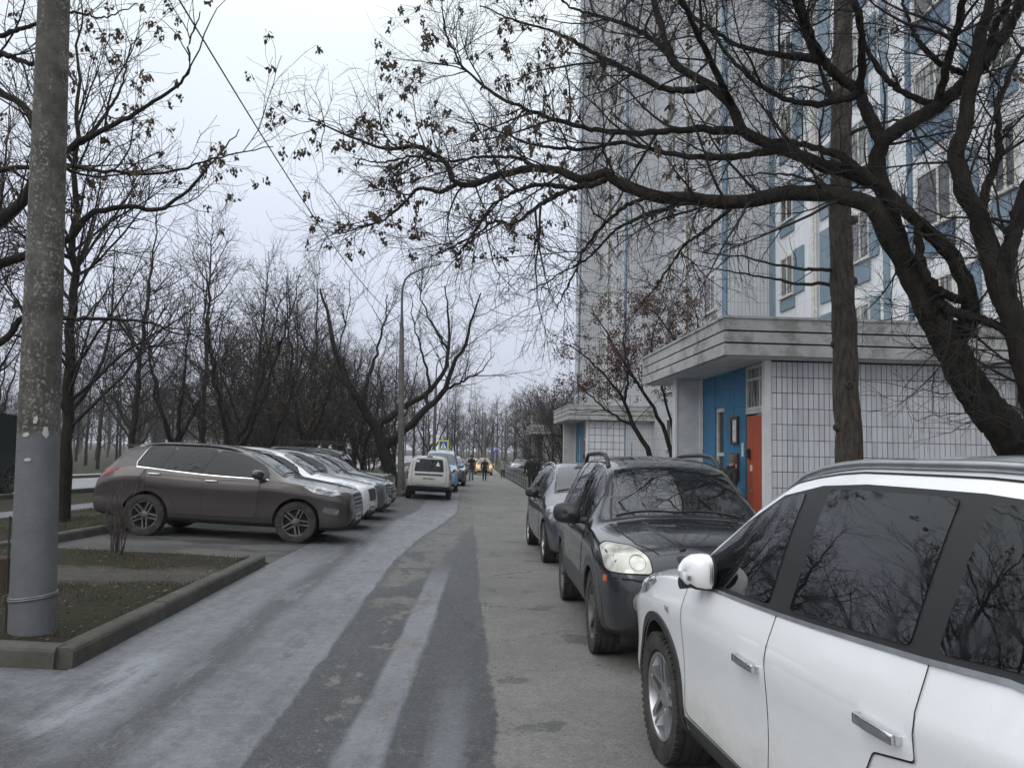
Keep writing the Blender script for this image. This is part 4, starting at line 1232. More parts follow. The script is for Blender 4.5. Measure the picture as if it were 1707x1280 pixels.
    for uu in (T['uf'], T['ur']):
        for sx in (-1, 1):
            parts.append(('wheel', None, None, (sx * wx, T['uf'] - uu, T['rw'], sx, random.uniform(0, 6.28), tyre, rim)))
    MODEL[ck] = parts
    return parts
PAINT_SLOT = mat('paint_slot', (.5, .5, .5), rough=.3)

def car(name, label, cat, key, var, pm, loc, heading, scale=1.0, group=None, steer=0.0):
    """heading: compass direction of the nose, degrees from straight ahead, clockwise"""
    parts = model(key, var)
    z = loc[2] if len(loc) > 2 else gz(loc[0], loc[1]) + .004
    root = empty(name, (loc[0], loc[1], z), -R(heading))
    root.scale = (scale,) * 3
    # sit on the slope of the ground
    fx, fy = math.sin(R(heading)), math.cos(R(heading))
    wb = TYPES[key]['ur'] - TYPES[key]['uf']
    pitch = math.atan2(gz(loc[0], loc[1]) - gz(loc[0] - fx * wb, loc[1] - fy * wb), wb)
    roll = math.atan2(gz(loc[0] - fy * .8, loc[1] + fx * .8) - gz(loc[0] + fy * .8, loc[1] - fx * .8), 1.6)
    root.rotation_euler = (pitch, roll, -R(heading))
    tag(root, label, cat, group)
    made = []
    for nm, me, par, l in parts:
        if nm == 'wheel':
            x, y, zz, sx, a, tyre, rim = l
            w = empty('wheel', (x, y, zz), 0, root)
            w.rotation_euler = (a * (1 if sx < 0 else -1), 0, (math.pi if sx > 0 else 0) + (R(steer) if y == 0 else 0))
            new_obj('tyre', tyre, w); new_obj('rim', rim, w)
            made.append(w); continue
        o = new_obj(nm, me, made[par] if par is not None else root)
        for sl in o.material_slots:
            if sl.material is PAINT_SLOT:
                sl.link = 'OBJECT'; sl.material = pm
        made.append(o)
    return root

# ---- the particular cars
p_white = paint('white_paint', (.84, .845, .85), .70, 0, (.30, .26, .20), .84, rough=.28)
p_brown = paint('brown_metallic_paint', (.058, .046, .045), .55, .45, (.040, .035, .031), 1.0)
p_silver = paint('pale_silver_paint', (.70, .71, .72), .35, .25, (.22, .21, .19))
p_dark = paint('dark_graphite_paint', (.016, .018, .024), .50, .3, (.052, .049, .046), .85, rough=.25)
p_grey = paint('slate_grey_paint', (.10, .105, .115), .5, .4, (.085, .08, .075))
p_mid = paint('mid_grey_paint', (.28, .285, .30), .4, .4, (.14, .13, .12))
p_green = paint('black_green_paint', (.018, .026, .024), .4, .1, (.08, .075, .07))
p_offwhite = paint('grubby_white_paint', (.48, .48, .465), .85, 0, (.17, .15, .125), 1.15)
p_blue = paint('light_blue_paint', (.16, .32, .50), .35, .1, (.12, .12, .12))
p_yellow = paint('taxi_yellow_paint', (.78, .40, .02), .3, 0, (.25, .18, .1))
p_black = paint('black_paint', (.014, .014, .016), .35, 0, (.07, .066, .06))
p_teal = paint('teal_paint', (.03, .20, .26), .3, .1, (.10, .11, .11))

def x_white(B, deco, add, PM):
    bd = B.strip([(1.098, .890), (1.112, .862), (1.126, .890)], 'L', .008, .006, step=.02)          # V6 badge on the wing
    B.strip([(1.160, .888), (1.146, .884), (1.141, .873), (1.145, .863), (1.157, .862), (1.162, .869), (1.155, .876), (1.144, .874)], 'L', .007, .006, mb=bd, step=.02)
    deco('wing_badge', bd, m_print, None)
    for sd in 'LR':
        deco('roof_seam', B.strip([(1.95 + i * .17, B.zr(1.95 + i * .17) - .022) for i in range(10)], sd, .006, .003), m_gap, 60)
    deco('fuel_flap', B.strip(rounded([(3.70, .80), (3.90, .80), (3.90, .98), (3.70, .98)], .04), 'L', .008, .0014, True), m_gap, 60)
car('white_suv', 'white crossover with chrome door handles, cropped by the frame, windows mirroring bare trees', 'car', 'suv_white',
    dict(detail=3, chrome=2, handle=m_chrome, rails=m_satin, railr=.018, raillift=.020, cladding=m_black, clw=.9, wheel='ten', rim=m_satin, indicator=1, slope=.02, rear_slope=.06, mir_u=.11, mw=.068, mh=.088, md=.9, hdrop=.245, tpd=.082, folded=1, extra=(x_white,)), p_white, (1.75, 4.78), -6.0, 1.0)

def x_old(B, deco, add, PM):
    for s_ in (-1, 1):
        hp = rounded([(s_ * .525, .79), (s_ * .86, .79), (s_ * .87, .96), (s_ * .83, .985), (s_ * .64, .975), (s_ * .545, .91)], .04)
        hl = deco('headlight', B.decal(hp, 'F', .010, .05), m_head_old)
        for cx, cz_, rr_ in ((.635, .865, .062),):
            ring = [(s_ * cx + rr_ * math.cos(q * math.pi / 10), cz_ + rr_ * .9 * math.sin(q * math.pi / 10)) for q in range(20)]
            deco('reflector', B.strip(ring, 'F', .006, .0112, True), m_fog, 60, hl)
        deco('headlight_rim', B.strip(hp, 'F', .018, .004, True), m_gap, 60)
        fg = [(s_ * .60 + .085 * math.cos(q * math.pi / 10), .575 + .085 * math.sin(q * math.pi / 10)) for q in range(20)]
        deco('fog_lamp', B.decal(fg, 'F', .012, .05), m_fog)
        fg2 = [(s_ * .60 + .105 * math.cos(q * math.pi / 10), .575 + .105 * math.sin(q * math.pi / 10)) for q in range(20)]
        deco('fog_lamp_ring', B.strip(fg2, 'F', .035, h=.02, closed=True), m_black, 50)
    for sd in 'LR':
        deco('side_marker', B.decal([(.25, .70), (.31, .70), (.31, .75), (.25, .75)], sd, .010, .05), m_orange_lens)
    bp = [(-.88, .47), (.88, .47), (.88, .725), (.70, .735), (.42, .70), (-.42, .70), (-.70, .735), (-.88, .725)]
    deco('bumper_seam', B.strip([(-.86, .74), (-.7, .745), (-.44, .71), (.44, .71), (.7, .745), (.86, .74)], 'F', .016, .003), m_gap, 60)
    hs = [(-.66, 1.16), (-.56, .5), (-.44, .14)]
    for s_ in (-1, 1):
        deco('bonnet_seam', B.strip([(s_ * .70, 1.14), (s_ * .66, .7), (s_ * .60, .32), (s_ * .46, .12)], 'T', .010, .002), m_gap, 60)
        deco('bonnet_ridge', B.strip([(s_ * .42, 1.10), (s_ * .36, .6), (s_ * .26, .14)], 'T', .05, h=.012, step=.08), PM, 80)
    deco('aerial', MB().tube([(0, -2.95, 1.64), (0, -3.02, 1.92)], [.006, .003], 6), m_black, 40)
    for i in range(6):
        x = -.40 + i * .16
        deco('roof_groove', B.strip([(x, 1.98), (x, 3.7)], 'T', .02, .002, step=.15), m_satin if i in (1, 2, 3, 4) else m_gap, 60)
OLD = dict(detail=2, rails=m_black, railr=.024, raillift=.085, cladding=mat('grey_cladding', (.055, .056, .06), (.08, .078, .075), 5, rough=.6), clw=1.8, lowband=1, wheel='five', rim=m_alloy_dirty, head=False, grille=(.80, .93), gw=.34, bars=m_black, blackmir=1, mscale=1.2, handle=m_black, slope=.10, rear_slope=.14, mir_u=.10, extra=(x_old,))
car('dark_suv', 'muddy dark graphite SUV with yellowed headlights, nose towards the white crossover', 'car', 'old_suv', OLD, p_dark, (1.64, 7.26), 178.1)
car('grey_minivan', 'slate grey compact minivan with silver roof rails, parked behind the dark SUV', 'car', 'mpv',
    dict(detail=2, rails=m_satin, railr=.02, wheel='five', rim=m_alloy, blackmir=1, grille=(.42, .55), plate_z=.36, mir_u=.12,
         extra=(lambda B, deco, add, PM: [deco('fog_lamp', B.decal([(s_ * .60 + .07 * math.cos(q * math.pi / 8), .45 + .06 * math.sin(q * math.pi / 8)) for q in range(16)], 'F', .006, .05), m_fog) for s_ in (-1, 1)],)), paint('violet_grey_paint', (.085, .085, .10), .3, .5, (.085, .08, .078)), (1.45, 13.4), 176.0)

# cars nose out in the bays
def x_brown(B, deco, add, PM):
    for s_, sd in ((-1, 'L'), (1, 'R')):
        fg = rounded([(.22, .52), (.50, .56), (.46, .66), (.20, .63)], .04)
        deco('fog_lamp', B.decal(fg, sd, .006, .04), m_fog)
    sp = MB(); sp.box(-.55, .55, B.T['uf'] - 4.22, B.T['uf'] - 4.0, 1.565, 1.60)
    deco('roof_spoiler', sp, PM, 40)
CR = dict(detail=2, chrome=1, handle=m_chrome, rails=m_black, railr=.018, raillift=.02, cladding=None, wheel='ten', rim=m_alloy_dirty, grille=(.62, .88), gw=.42, slope=.14, rear_slope=.12, mir_u=.12, extra=(x_brown,))
car('brown_suv', 'dirty brown crossover standing broadside in the first parking bay', 'car', 'crossover', CR, p_brown, (-3.84, 15.42), 89.0)
car('silver_suv', 'pale silver crossover in the bay beside the brown one', 'car', 'crossover', dict(CR, extra=(), bars=m_black, wheel='five', rails=m_satin, chrome=2), paint('winter_white_paint', (.78, .785, .79), .35, 0, (.25, .23, .2)), (-4.0, 18.1), 91.0, .985)
car('grey_suv', 'slate grey crossover, third car in the bays', 'car', 'crossover', dict(CR, extra=(), rails=m_satin), p_grey, (-4.05, 20.9), 90.0, .97)
car('grey_hatchback', 'mid grey car, fourth in the bays, only its nose showing', 'car', 'mpv', dict(detail=1, wheel='five'), p_green, (-4.25, 23.6), 90.5)
def x_off(B, deco, add, PM):
    rk = MB()
    for x in (-.6, .6): rk.bar((x, B.T['uf'] - 1.75, 1.86), (x, B.T['uf'] - 3.6, 1.86), .03, .03)
    for i in range(8): rk.bar((-.6, B.T['uf'] - 1.75 - i * .264, 1.86), (.6, B.T['uf'] - 1.75 - i * .264, 1.86), .022, .022)
    for x in (-.6, .6):
        for i in (0, 3, 7): rk.bar((x, B.T['uf'] - 1.75 - i * .264, 1.70), (x, B.T['uf'] - 1.75 - i * .264, 1.93), .025, .025)
        rk.bar((x, B.T['uf'] - 1.75, 1.93), (x, B.T['uf'] - 3.6, 1.93), .022, .022)
    deco('roof_rack', rk, m_black, None)
car('off_roader', 'boxy dark off-roader with a roof rack, last in the bays', 'car', 'offroader', dict(detail=1, wheel='van', cladding=m_black, rear_slope=.03, extra=(x_off,)), p_green, (-4.55, 26.4), 92)

# the row parked along the lane
def x_wag(B, deco, add, PM):
    deco('rear_wiper', MB().tube([(-.02, B.T['uf'] - 4.405, 1.02), (.02, B.T['uf'] - 4.40, 1.08), (-.30, B.T['uf'] - 4.37, 1.14)], .012, 6), m_black, 40)
    deco('tailgate_trim', B.strip([(-.52, .93), (0, .93), (.52, .93)], 'B', .06, h=.02), m_black, 40)
    deco('tailgate_gap', B.strip(rounded([(-.64, .54), (.64, .54), (.66, .95), (.60, 1.56), (-.60, 1.56), (-.66, .95)], .08), 'B', .012, .0015, True), m_gap, 60)
    deco('rear_bumper', B.decal(rounded([(-.80, .30), (.80, .30), (.80, .50), (-.80, .50)], .05), 'B', .012, .08), m_black, 40)
    deco('brake_lamp', MB().box(-.10, .10, B.T['uf'] - 4.335, B.T['uf'] - 4.28, 1.60, 1.63), m_red_lens, None)
    deco('sticker', B.decal([(-.50, 1.38), (-.38, 1.38), (-.38, 1.47), (-.50, 1.47)], 'B', .008, .05), m_white)
    deco('triangle_sticker', B.decal([(.24, 1.26), (.40, 1.26), (.32, 1.44)], 'B', .008, .05), m_white)
    ch = MB(); pb = B.cast(0, .78, 'B')[0]
    for i in range(8): ch.box(-.21 + i * .052, -.178 + i * .052, pb.y - .0198, pb.y - .0186, .752, .808)
    deco('plate_characters', ch, m_print, None)
WAG = dict(detail=1, wheel='van', rails=m_black, railr=.016, rear_slope=.05, extra=(x_wag,))
car('white_wagon', 'grubby white estate car seen from behind, first in the row along the lane', 'car', 'wagon', WAG, p_offwhite, (-3.30, 34.0), -3.5)
car('blue_van', 'light blue high-roofed van parked ahead of the white estate', 'van', 'van', dict(detail=1, wheel='van', rear_slope=.05, wsm=m_windshield), p_blue, (-3.35, 38.1), 176.5, 1.05)
car('dark_estate', 'dark grey car parked behind the blue van', 'car', 'crossover', dict(CR, extra=(), detail=1), p_grey, (-3.45, 46.0), 176)
car('cream_sedan', 'pale sedan in the row beyond the dark grey car', 'car', 'sedan', dict(detail=1, rear_slope=.3), p_silver, (-3.8, 54.0), 176)
car('white_hatchback', 'white car behind the walking men', 'car', 'mpv', dict(detail=1, wheel='five'), p_offwhite, (-4.6, 62.0), 176)
car('black_sedan', 'black sedan nose-on at the end of the lane', 'car', 'sedan', dict(detail=1, rear_slope=.3), p_black, (-5.0, 73.0), 184)
def x_taxi(B, deco, add, PM):
    deco('roof_sign', MB().box(-.42, .42, B.T['uf'] - 2.65, B.T['uf'] - 2.4, 1.46, 1.60), m_white, 30)
car('taxi', 'yellow taxi with roof sign facing the camera down the lane', 'car', 'sedan', dict(detail=1, rear_slope=.3, extra=(x_taxi,)), p_yellow, (-2.55, 77.0), 178)
car('yellow_taxi', 'second yellow taxi, half hidden behind the walking men', 'car', 'sedan', dict(detail=1, rear_slope=.3), p_yellow, (-4.6, 84.0), 200)
car('black_hatchback', 'black car parked at the far end of the fence', 'car', 'mpv', dict(detail=1, wheel='five'), p_black, (.6, 76.0), 250)
car('white_sedan', 'white sedan parked beyond the fence', 'car', 'sedan', dict(detail=1, rear_slope=.3), p_offwhite, (2.3, 72.0), 262)
car('teal_sedan', 'teal sedan parked beyond the fence, nearest to the man in black', 'car', 'sedan', dict(detail=1, rear_slope=.3), p_teal, (2.9, 62.5), 265)
car('silver_sedan', 'silver sedan far away past the black car', 'car', 'sedan', dict(detail=1, rear_slope=.3), p_silver, (.9, 92.0), 190)
car('passing_car', 'dark grey car passing on the main road beyond the leaning tree', 'car', 'sedan', dict(detail=1, rear_slope=.3), p_mid, (-15.9, 62.0), 4)

# lorry on the main road, cut off by the frame
def lorry():
    x, y = -16.9, 24.2
    root = empty('lorry', (x, y, gz(x, y) + .012), R(0))
    tag(root, 'dark green box lorry on the main road at the picture edge', 'lorry')
    m_tarp = mat('dark_green_tarpaulin', (.018, .024, .020), (.028, .034, .028), 3, rough=.7, bump=.3, bs=8)
    MB().box(-1.2, 1.2, -6.4, .3, 1.05, 2.95).build('cargo_box', m_tarp, root)
    fr = MB()
    for yy in np.linspace(-6.3, .2, 8): fr.box(1.2, 1.225, yy - .03, yy + .03, 1.05, 2.9)
    fr.box(1.2, 1.23, -6.4, .3, 1.0, 1.08); fr.box(-1.22, -1.2, -6.4, .3, 1.0, 1.08)
    fr.build('side_rib', m_black, root)
    MB().box(-.9, .9, -6.3, 2.3, .72, 1.0).build('chassis', m_under, root)
    mb = MB(); mb.prism([(.45, .7), (2.3, .7), (2.35, 1.5), (2.15, 2.45), (.5, 2.55)], -1.1, 1.1, Matrix.Rotation(R(90), 4, 'Z') @ Matrix.Scale(1, 4))
    mb.build('cab', p_green, root)
    tyre, rim = wheel_meshes(.5, .28, 'van', m_alloy_dirty)
    for yy in (1.4, -4.6, -3.5):
        for sx in (-1, 1):
            w = empty('wheel', (sx * .98, yy, .5), 0, root); w.rotation_euler = (.4, 0, math.pi if sx > 0 else 0)
            new_obj('tyre', tyre, w); new_obj('rim', rim, w)
lorry()
# ---------------------------------------------------------------- trees: limbs grown branch by branch, every twig a real tapering tube
def mk_bark(name, a, b, moss=None, scale=1.0, dist=.02, moss_amt=.6):
    t = NT(name); o = t.coord()
    n = t.noise(t.scale(o, (1, 1, .28)), 16 * scale, 6, .68); n2 = t.noise(o, 2.2, 4, .6)
    c = t.mix(t.step(n, .32, .68), a, b)
    if moss: c = t.mix(t.math('MULTIPLY', t.step(n2, .45, .68), moss_amt), c, moss)
    t.set(col=c, rough=.95, spec=.2)
    t.bump(n, .9, dist)
    return t.mat
m_bark_dark = mk_bark('wet_maple_bark', (.014, .012, .0105), (.038, .033, .028), (.023, .025, .014))
m_bark_grey = mk_bark('grey_furrowed_bark', (.040, .033, .028), (.105, .090, .077), (.06, .058, .046), 1.0, .03)
m_twig = mat('dark_twig_bark', (.017, .0145, .013), (.034, .028, .025), 3.0, rough=.9, world=True)
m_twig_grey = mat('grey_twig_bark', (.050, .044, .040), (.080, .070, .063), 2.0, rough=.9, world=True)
m_seed = mat('dry_maple_seeds', (.050, .036, .024), (.105, .075, .048), 6.0, rough=.9, world=True)
m_berry = mat('wizened_red_berries', (.085, .023, .018), (.050, .018, .015), 8.0, rough=.6, world=True)
m_deadleaf = mat('dead_brown_leaves', (.060, .040, .022), (.11, .078, .042), 5.0, rough=.9, world=True)

nrm = lambda v: v / np.maximum(np.linalg.norm(v, axis=-1, keepdims=True), 1e-9)

def limbs(defs, K, rng, jit=.0):
    """defs: list of (points, r0, r1); resampled with a Catmull-Rom curve to K points each"""
    P = []; Rr = []
    for pts, r0, r1 in defs:
        p = np.array(pts, float)
        q = np.vstack([2 * p[0] - p[1], p, 2 * p[-1] - p[-2]])
        seg = np.linalg.norm(np.diff(p, axis=0), axis=1); cum = np.concatenate([[0], np.cumsum(seg)]) / seg.sum()
        t = np.linspace(0, 1, K); i = np.clip(np.searchsorted(cum, t, 'right') - 1, 0, len(p) - 2)
        w = ((t - cum[i]) / (cum[i + 1] - cum[i]))[:, None]
        a, b, c, d = q[i], q[i + 1], q[i + 2], q[i + 3]
        c_ = .5 * (2 * b + (c - a) * w + (2 * a - 5 * b + 4 * c - d) * w ** 2 + (3 * b - a - 3 * c + d) * w ** 3)
        c_[1:] += rng.normal(0, jit, c_[1:].shape)
        P.append(c_); Rr.append(r0 + (r1 - r0) * t ** .8)
    return np.array(P), np.array(Rr)

def spawn(rng, P, Rr, dens, Lr, ang, up=.05, wig=.12, K=6, rk=.012, rmin=.002, t0=.12, taper=.5, flat=0.0, sag=0.0):
    N, Kp = P.shape[:2]
    if N == 0: return P[:0], Rr[:0]
    Lt = np.linalg.norm(np.diff(P, axis=1), axis=2).sum(1)
    n = rng.poisson(Lt * dens); idx = np.repeat(np.arange(N), n); M = len(idx)
    t = rng.uniform(t0, .995, M); f = t * (Kp - 1); i = np.minimum(f.astype(int), Kp - 2); w = (f - i)[:, None]
    base = P[idx, i] * (1 - w) + P[idx, i + 1] * w
    tan = nrm(P[idx, i + 1] - P[idx, i]); pr = Rr[idx, i] * (1 - w[:, 0]) + Rr[idx, i + 1] * w[:, 0]
    rv = rng.normal(size=(M, 3)); rv[:, 2] *= (1 - flat)
    perp = nrm(rv - tan * (rv * tan).sum(1, keepdims=True))
    a = np.radians(rng.normal(ang[0], ang[1], M))[:, None]
    d = nrm(np.cos(a) * tan + np.sin(a) * perp)
    L = rng.uniform(*Lr, M) * (1 - taper * t)
    r0 = np.minimum(pr * .72, rk * L + rmin)
    pts = [base]
    upv = np.array([0, 0, 1.0])
    for k in range(1, K):
        d = nrm(d + rng.normal(0, wig, (M, 3)) + upv * (up - sag * k / K))
        pts.append(pts[-1] + d * (L / (K - 1))[:, None])
    s = np.linspace(0, 1, K)[None]
    return np.stack(pts, 1), r0[:, None] * (1 - s) + rmin * s

def tubes(P, Rr, S):
    N, K = P.shape[:2]
    if N == 0: return np.zeros((0, 3)), np.zeros((0, 4), int)
    T = nrm(np.gradient(P, axis=1))
    m = nrm(P[:, -1] - P[:, 0]); ref = np.where(np.abs(m[:, 2:3]) > .75, np.array([[1., 0, 0]]), np.array([[0, 0, 1.]]))[:, None]
    A = nrm(np.cross(T, np.broadcast_to(ref, T.shape))); Bn = np.cross(T, A)
    g = np.arange(S) * 2 * np.pi / S
    V = P[:, :, None] + Rr[:, :, None, None] * (A[:, :, None] * np.cos(g)[:, None] + Bn[:, :, None] * np.sin(g)[:, None])
    b = (np.arange(N)[:, None, None] * K + np.arange(K - 1)[None, :, None]) * S
    k = np.arange(S)[None, None]; k2 = (k + 1) % S
    F = np.stack([b + k, b + k2, b + S + k2, b + S + k], -1).reshape(-1, 4)
    return V.reshape(-1, 3), F

def hang(rng, pts, n, size, spread, drop):
    """bunches of narrow winged seeds hanging below each point"""
    M = len(pts)
    c = np.repeat(pts, n, 0) + rng.normal(0, spread, (M * n, 3)) - np.array([0, 0, 1]) * rng.uniform(.2, 1, (M * n, 1)) * drop
    d = nrm(rng.normal(0, .45, (M * n, 3)) + np.array([0, 0, -1.0])); s = nrm(np.cross(d, rng.normal(size=(M * n, 3))))
    l = size * rng.uniform(.7, 1.25, (M * n, 1)); w = l * .30
    V = np.stack([c, c + d * l * .45 + s * w, c + d * l, c + d * l * .5 - s * w], 1).reshape(-1, 3)
    F = (np.arange(M * n)[:, None] * 4 + np.arange(4)[None])
    return V, F
def blobs(rng, pts, n, size, spread, drop):
    M = len(pts) * n
    c = np.repeat(pts, n, 0) + rng.normal(0, spread, (M, 3)) - np.array([0, 0, drop])
    o = np.array([(1, 0, 0), (0, 1, 0), (-1, 0, 0), (0, -1, 0), (0, 0, 1), (0, 0, -1)], float)
    V = (c[:, None] + o[None] * (size * rng.uniform(.7, 1.2, (M, 1, 1)))).reshape(-1, 3)
    f = np.array([(0, 1, 4), (1, 2, 4), (2, 3, 4), (3, 0, 4), (1, 0, 5), (2, 1, 5), (3, 2, 5), (0, 3, 5)])
    return V, (np.arange(M)[:, None, None] * 6 + f[None]).reshape(-1, 3)

def tree_obj(name, label, cat, root_loc, trunk, crown, mats, extra=None, group=None, rz=0.0):
    root = empty(name, root_loc, rz)
    tag(root, label, cat, group)
    off = np.array(root_loc)
    def sh(ch): return [(np.asarray(v) - off, f, k) for v, f, k in ch if len(v)]
    new_obj('trunk', np_mesh('trunk', sh(trunk), mats[0]), root)
    new_obj('crown', np_mesh('crown', sh(crown), mats[1]), root)
    if extra:
        for nm, ch, m in extra:
            ch = sh(ch)
            if ch: new_obj(nm, np_mesh(nm, ch, m, False), root)
    return root

def knotty(V, amp, rng):
    """roughen big limbs so that they are not perfect pipes"""
    ph = rng.uniform(0, 6, 3)
    return V + amp * np.stack([np.sin(V[:, 2] * 9 + ph[0]) * np.cos(V[:, 1] * 13), np.sin(V[:, 0] * 11 + ph[1]) * np.cos(V[:, 2] * 7), np.sin(V[:, 1] * 10 + ph[2])], 1)

# ---- the big maple leaning over the lane
rng = np.random.default_rng(21)
ML = [
 ([(6.761,10.200,1.003),(6.532,10.200,1.636),(6.180,10.100,2.103),(5.916,10.100,2.399),(5.657,10.000,2.741),(5.492,10.000,3.077),(5.311,10.000,3.415),(5.136,10.000,3.755),(4.962,10.000,4.136)], .30, .155),
 ([(4.962,10.000,4.136),(4.707,9.900,4.428),(4.480,9.900,4.854),(4.121,10.000,4.986),(3.769,10.100,5.058),(3.331,10.200,5.032),(2.886,10.200,4.943),(2.395,10.300,5.011),(1.815,10.400,5.079),(1.373,10.500,5.282),(1.187,10.500,5.417),(1.045,10.600,5.375),(0.810,10.600,5.344),(0.619,10.700,5.484),(0.245,10.800,5.536),(-0.134,10.800,5.468),(-0.508,10.900,5.383),(-0.848,11.000,5.375),(-0.983,11.000,5.683),(-1.174,11.100,5.829),(-1.391,11.100,5.955),(-1.788,11.200,5.932),(-2.179,11.300,6.042),(-2.553,11.400,6.207),(-2.821,11.400,6.336),(-3.106,11.500,6.463)], .135, .008),
 ([(4.961,10.000,4.120),(4.866,10.100,4.626),(4.781,10.200,5.089),(4.620,10.200,5.261),(4.076,10.400,5.554),(3.619,10.600,5.817),(3.132,10.800,6.121),(3.002,10.900,6.522),(2.715,11.000,6.893),(2.269,11.200,7.273),(2.094,11.400,7.938),(1.937,11.500,8.615),(1.743,11.700,9.692)], .115, .03),
 ([(4.764,10.100,4.978),(4.654,10.100,5.379),(4.683,10.000,5.722),(4.929,9.900,5.908),(5.278,9.800,6.132),(5.660,9.700,6.461),(5.963,9.600,6.860),(6.158,9.500,7.251),(6.343,9.400,7.922)], .115, .06),
 ([(4.652,10.000,5.690),(4.443,10.100,6.358),(4.230,10.200,6.635),(4.011,10.200,6.859),(3.821,10.300,7.262),(3.789,10.400,7.829),(3.543,10.500,8.656)], .09, .03),
 ([(5.531,10.000,3.139),(5.694,9.900,3.506),(5.578,9.800,3.854),(5.408,9.800,4.212),(5.168,9.800,4.488),(4.860,9.800,4.770),(4.672,9.900,5.044),(4.431,10.000,5.291),(4.210,10.200,5.581),(3.851,10.500,5.867),(3.547,10.800,6.011)], .125, .03),
 ([(6.349,9.400,1.473),(6.040,9.300,2.579),(5.864,9.300,3.244),(5.695,9.300,3.752),(5.509,9.300,4.430),(5.217,9.200,4.934),(5.175,9.200,5.281),(5.284,9.200,5.662),(5.366,9.200,6.111),(5.450,9.100,6.667),(5.553,9.100,7.112),(5.616,9.000,7.720)], .19, .05),
 ([(5.709,9.300,3.731),(5.789,9.200,4.251),(5.886,9.100,4.723),(6.071,9.000,5.403),(6.236,9.000,6.196)], .10, .05),
 ([(5.529,9.300,4.380),(5.599,9.400,4.812),(5.854,9.500,5.372),(5.925,9.600,6.020),(6.197,9.700,6.613),(6.662,9.800,7.307)], .06, .02),
 ([(5.212,9.900,3.722),(5.388,9.700,3.479),(5.619,9.500,3.341),(5.895,9.400,3.153)], .06, .05),
 ([(5.197,9.800,4.458),(4.954,9.700,4.515),(5.004,9.700,4.066),(5.160,9.700,3.771),(5.507,9.800,3.649)], .05, .05),
 ([(0.763,10.600,5.235),(0.319,10.500,4.962),(-0.012,10.500,4.701),(-0.284,10.500,4.720),(-0.472,10.500,4.569),(-0.826,10.500,4.365),(-1.116,10.500,4.213)], .035, .006),
 ([(1.188,10.500,5.310),(0.742,10.300,5.127),(0.256,10.100,5.073),(-0.080,10.000,4.914),(-0.276,10.000,4.793),(-0.430,10.000,4.571),(-0.599,9.900,4.254),(-0.797,9.900,4.051)], .045, .006),
 ([(-0.848,11.000,5.375),(-1.065,11.100,5.309),(-1.375,11.200,5.369),(-1.541,11.200,5.208),(-1.745,11.300,5.024),(-1.956,11.300,4.887),(-2.496,11.400,4.745)], .035, .005),
 ([(0.270,10.800,5.528),(-0.016,11.000,5.783),(-0.531,11.200,5.846),(-1.062,11.400,5.819),(-1.514,11.500,5.935),(-1.969,11.600,5.889),(-2.437,11.700,5.989)], .03, .005),
 ([(3.132,10.800,6.121),(2.428,11.000,6.247),(1.698,11.200,6.250),(1.026,11.400,6.379),(0.326,11.600,6.675),(-0.311,11.800,7.029),(-0.884,12.000,7.586),(-1.140,12.100,8.117),(-1.258,12.200,8.662)], .06, .006),
 ([(2.715,11.000,6.893),(2.211,11.200,6.904),(1.631,11.400,7.256),(1.072,11.600,7.667),(0.582,11.800,8.044),(0.030,12.000,8.285),(-0.641,12.200,8.677)], .055, .006),
 ([(2.269,11.200,7.273),(1.891,11.400,7.813),(1.290,11.600,8.188),(0.758,11.800,8.479),(0.296,12.000,8.975)], .05, .008),
 ([(3.619,10.600,5.817),(2.993,10.900,5.814),(2.282,11.100,5.908),(1.541,11.300,6.126),(0.863,11.500,6.098),(0.248,11.700,6.253),(-0.393,11.900,6.552),(-0.953,12.000,6.723)], .055, .005),
 ([(2.395,10.300,5.011),(1.904,10.400,4.886),(1.364,10.500,4.659),(0.980,10.600,4.268),(0.587,10.700,4.036),(0.189,10.800,3.801)], .03, .004),
 ([(1.815,10.400,5.079),(1.414,10.300,4.884),(0.988,10.300,4.435),(0.723,10.300,3.873),(0.535,10.300,3.475)], .03, .004),
 ([(4.011,10.200,6.859),(3.502,10.400,7.064),(2.993,10.600,7.283),(2.462,10.800,7.768),(2.162,11.000,8.411)], .05, .01),
 ([(4.443,10.100,6.358),(4.100,10.300,6.350),(3.613,10.500,6.487),(3.104,10.700,6.950),(2.740,10.900,7.566),(2.592,11.000,8.241)], .05, .01),
 ([(5.278,9.800,6.132),(4.861,9.900,6.364),(4.530,10.000,6.844),(4.426,10.100,7.423),(4.238,10.200,8.056)], .05, .012),
 ([(5.660,9.700,6.461),(5.221,9.700,6.669),(4.928,9.700,7.054),(4.786,9.700,7.603)], .045, .012),
 ([(4.443,10.100,6.358),(4.1,9.3,6.9),(3.2,8.2,7.6),(2.2,7.0,8.0),(1.2,5.8,8.3)], .055, .008),
 ([(5.278,9.800,6.132),(5.1,8.9,6.9),(4.6,7.6,7.5),(3.8,6.4,7.9),(3.0,5.0,8.2)], .055, .008),
 ([(3.002,10.900,6.522),(2.4,10.0,6.9),(1.4,8.8,7.6),(.2,7.8,8.0),(-1.0,7.0,8.2)], .05, .006),
 ([(5.660,9.700,6.461),(5.7,8.6,7.3),(5.5,7.2,8.0),(5.0,5.8,8.5)], .055, .01),
 ([(4.011,10.200,6.859),(3.3,9.4,7.4),(2.4,8.2,8.3),(1.4,7.2,9.2)], .05, .008),
 ([(2.886,10.200,4.943),(2.593,10.300,4.695),(2.244,10.500,4.435),(1.965,10.700,3.985),(1.676,10.900,3.604)], .028, .004),
]
P0, R0 = limbs(ML, 54, rng, .008)
v0, f0 = tubes(P0, R0, 12)
v0 = knotty(v0, .012, rng); v0 = v0 + rng.normal(0, .004, v0.shape)
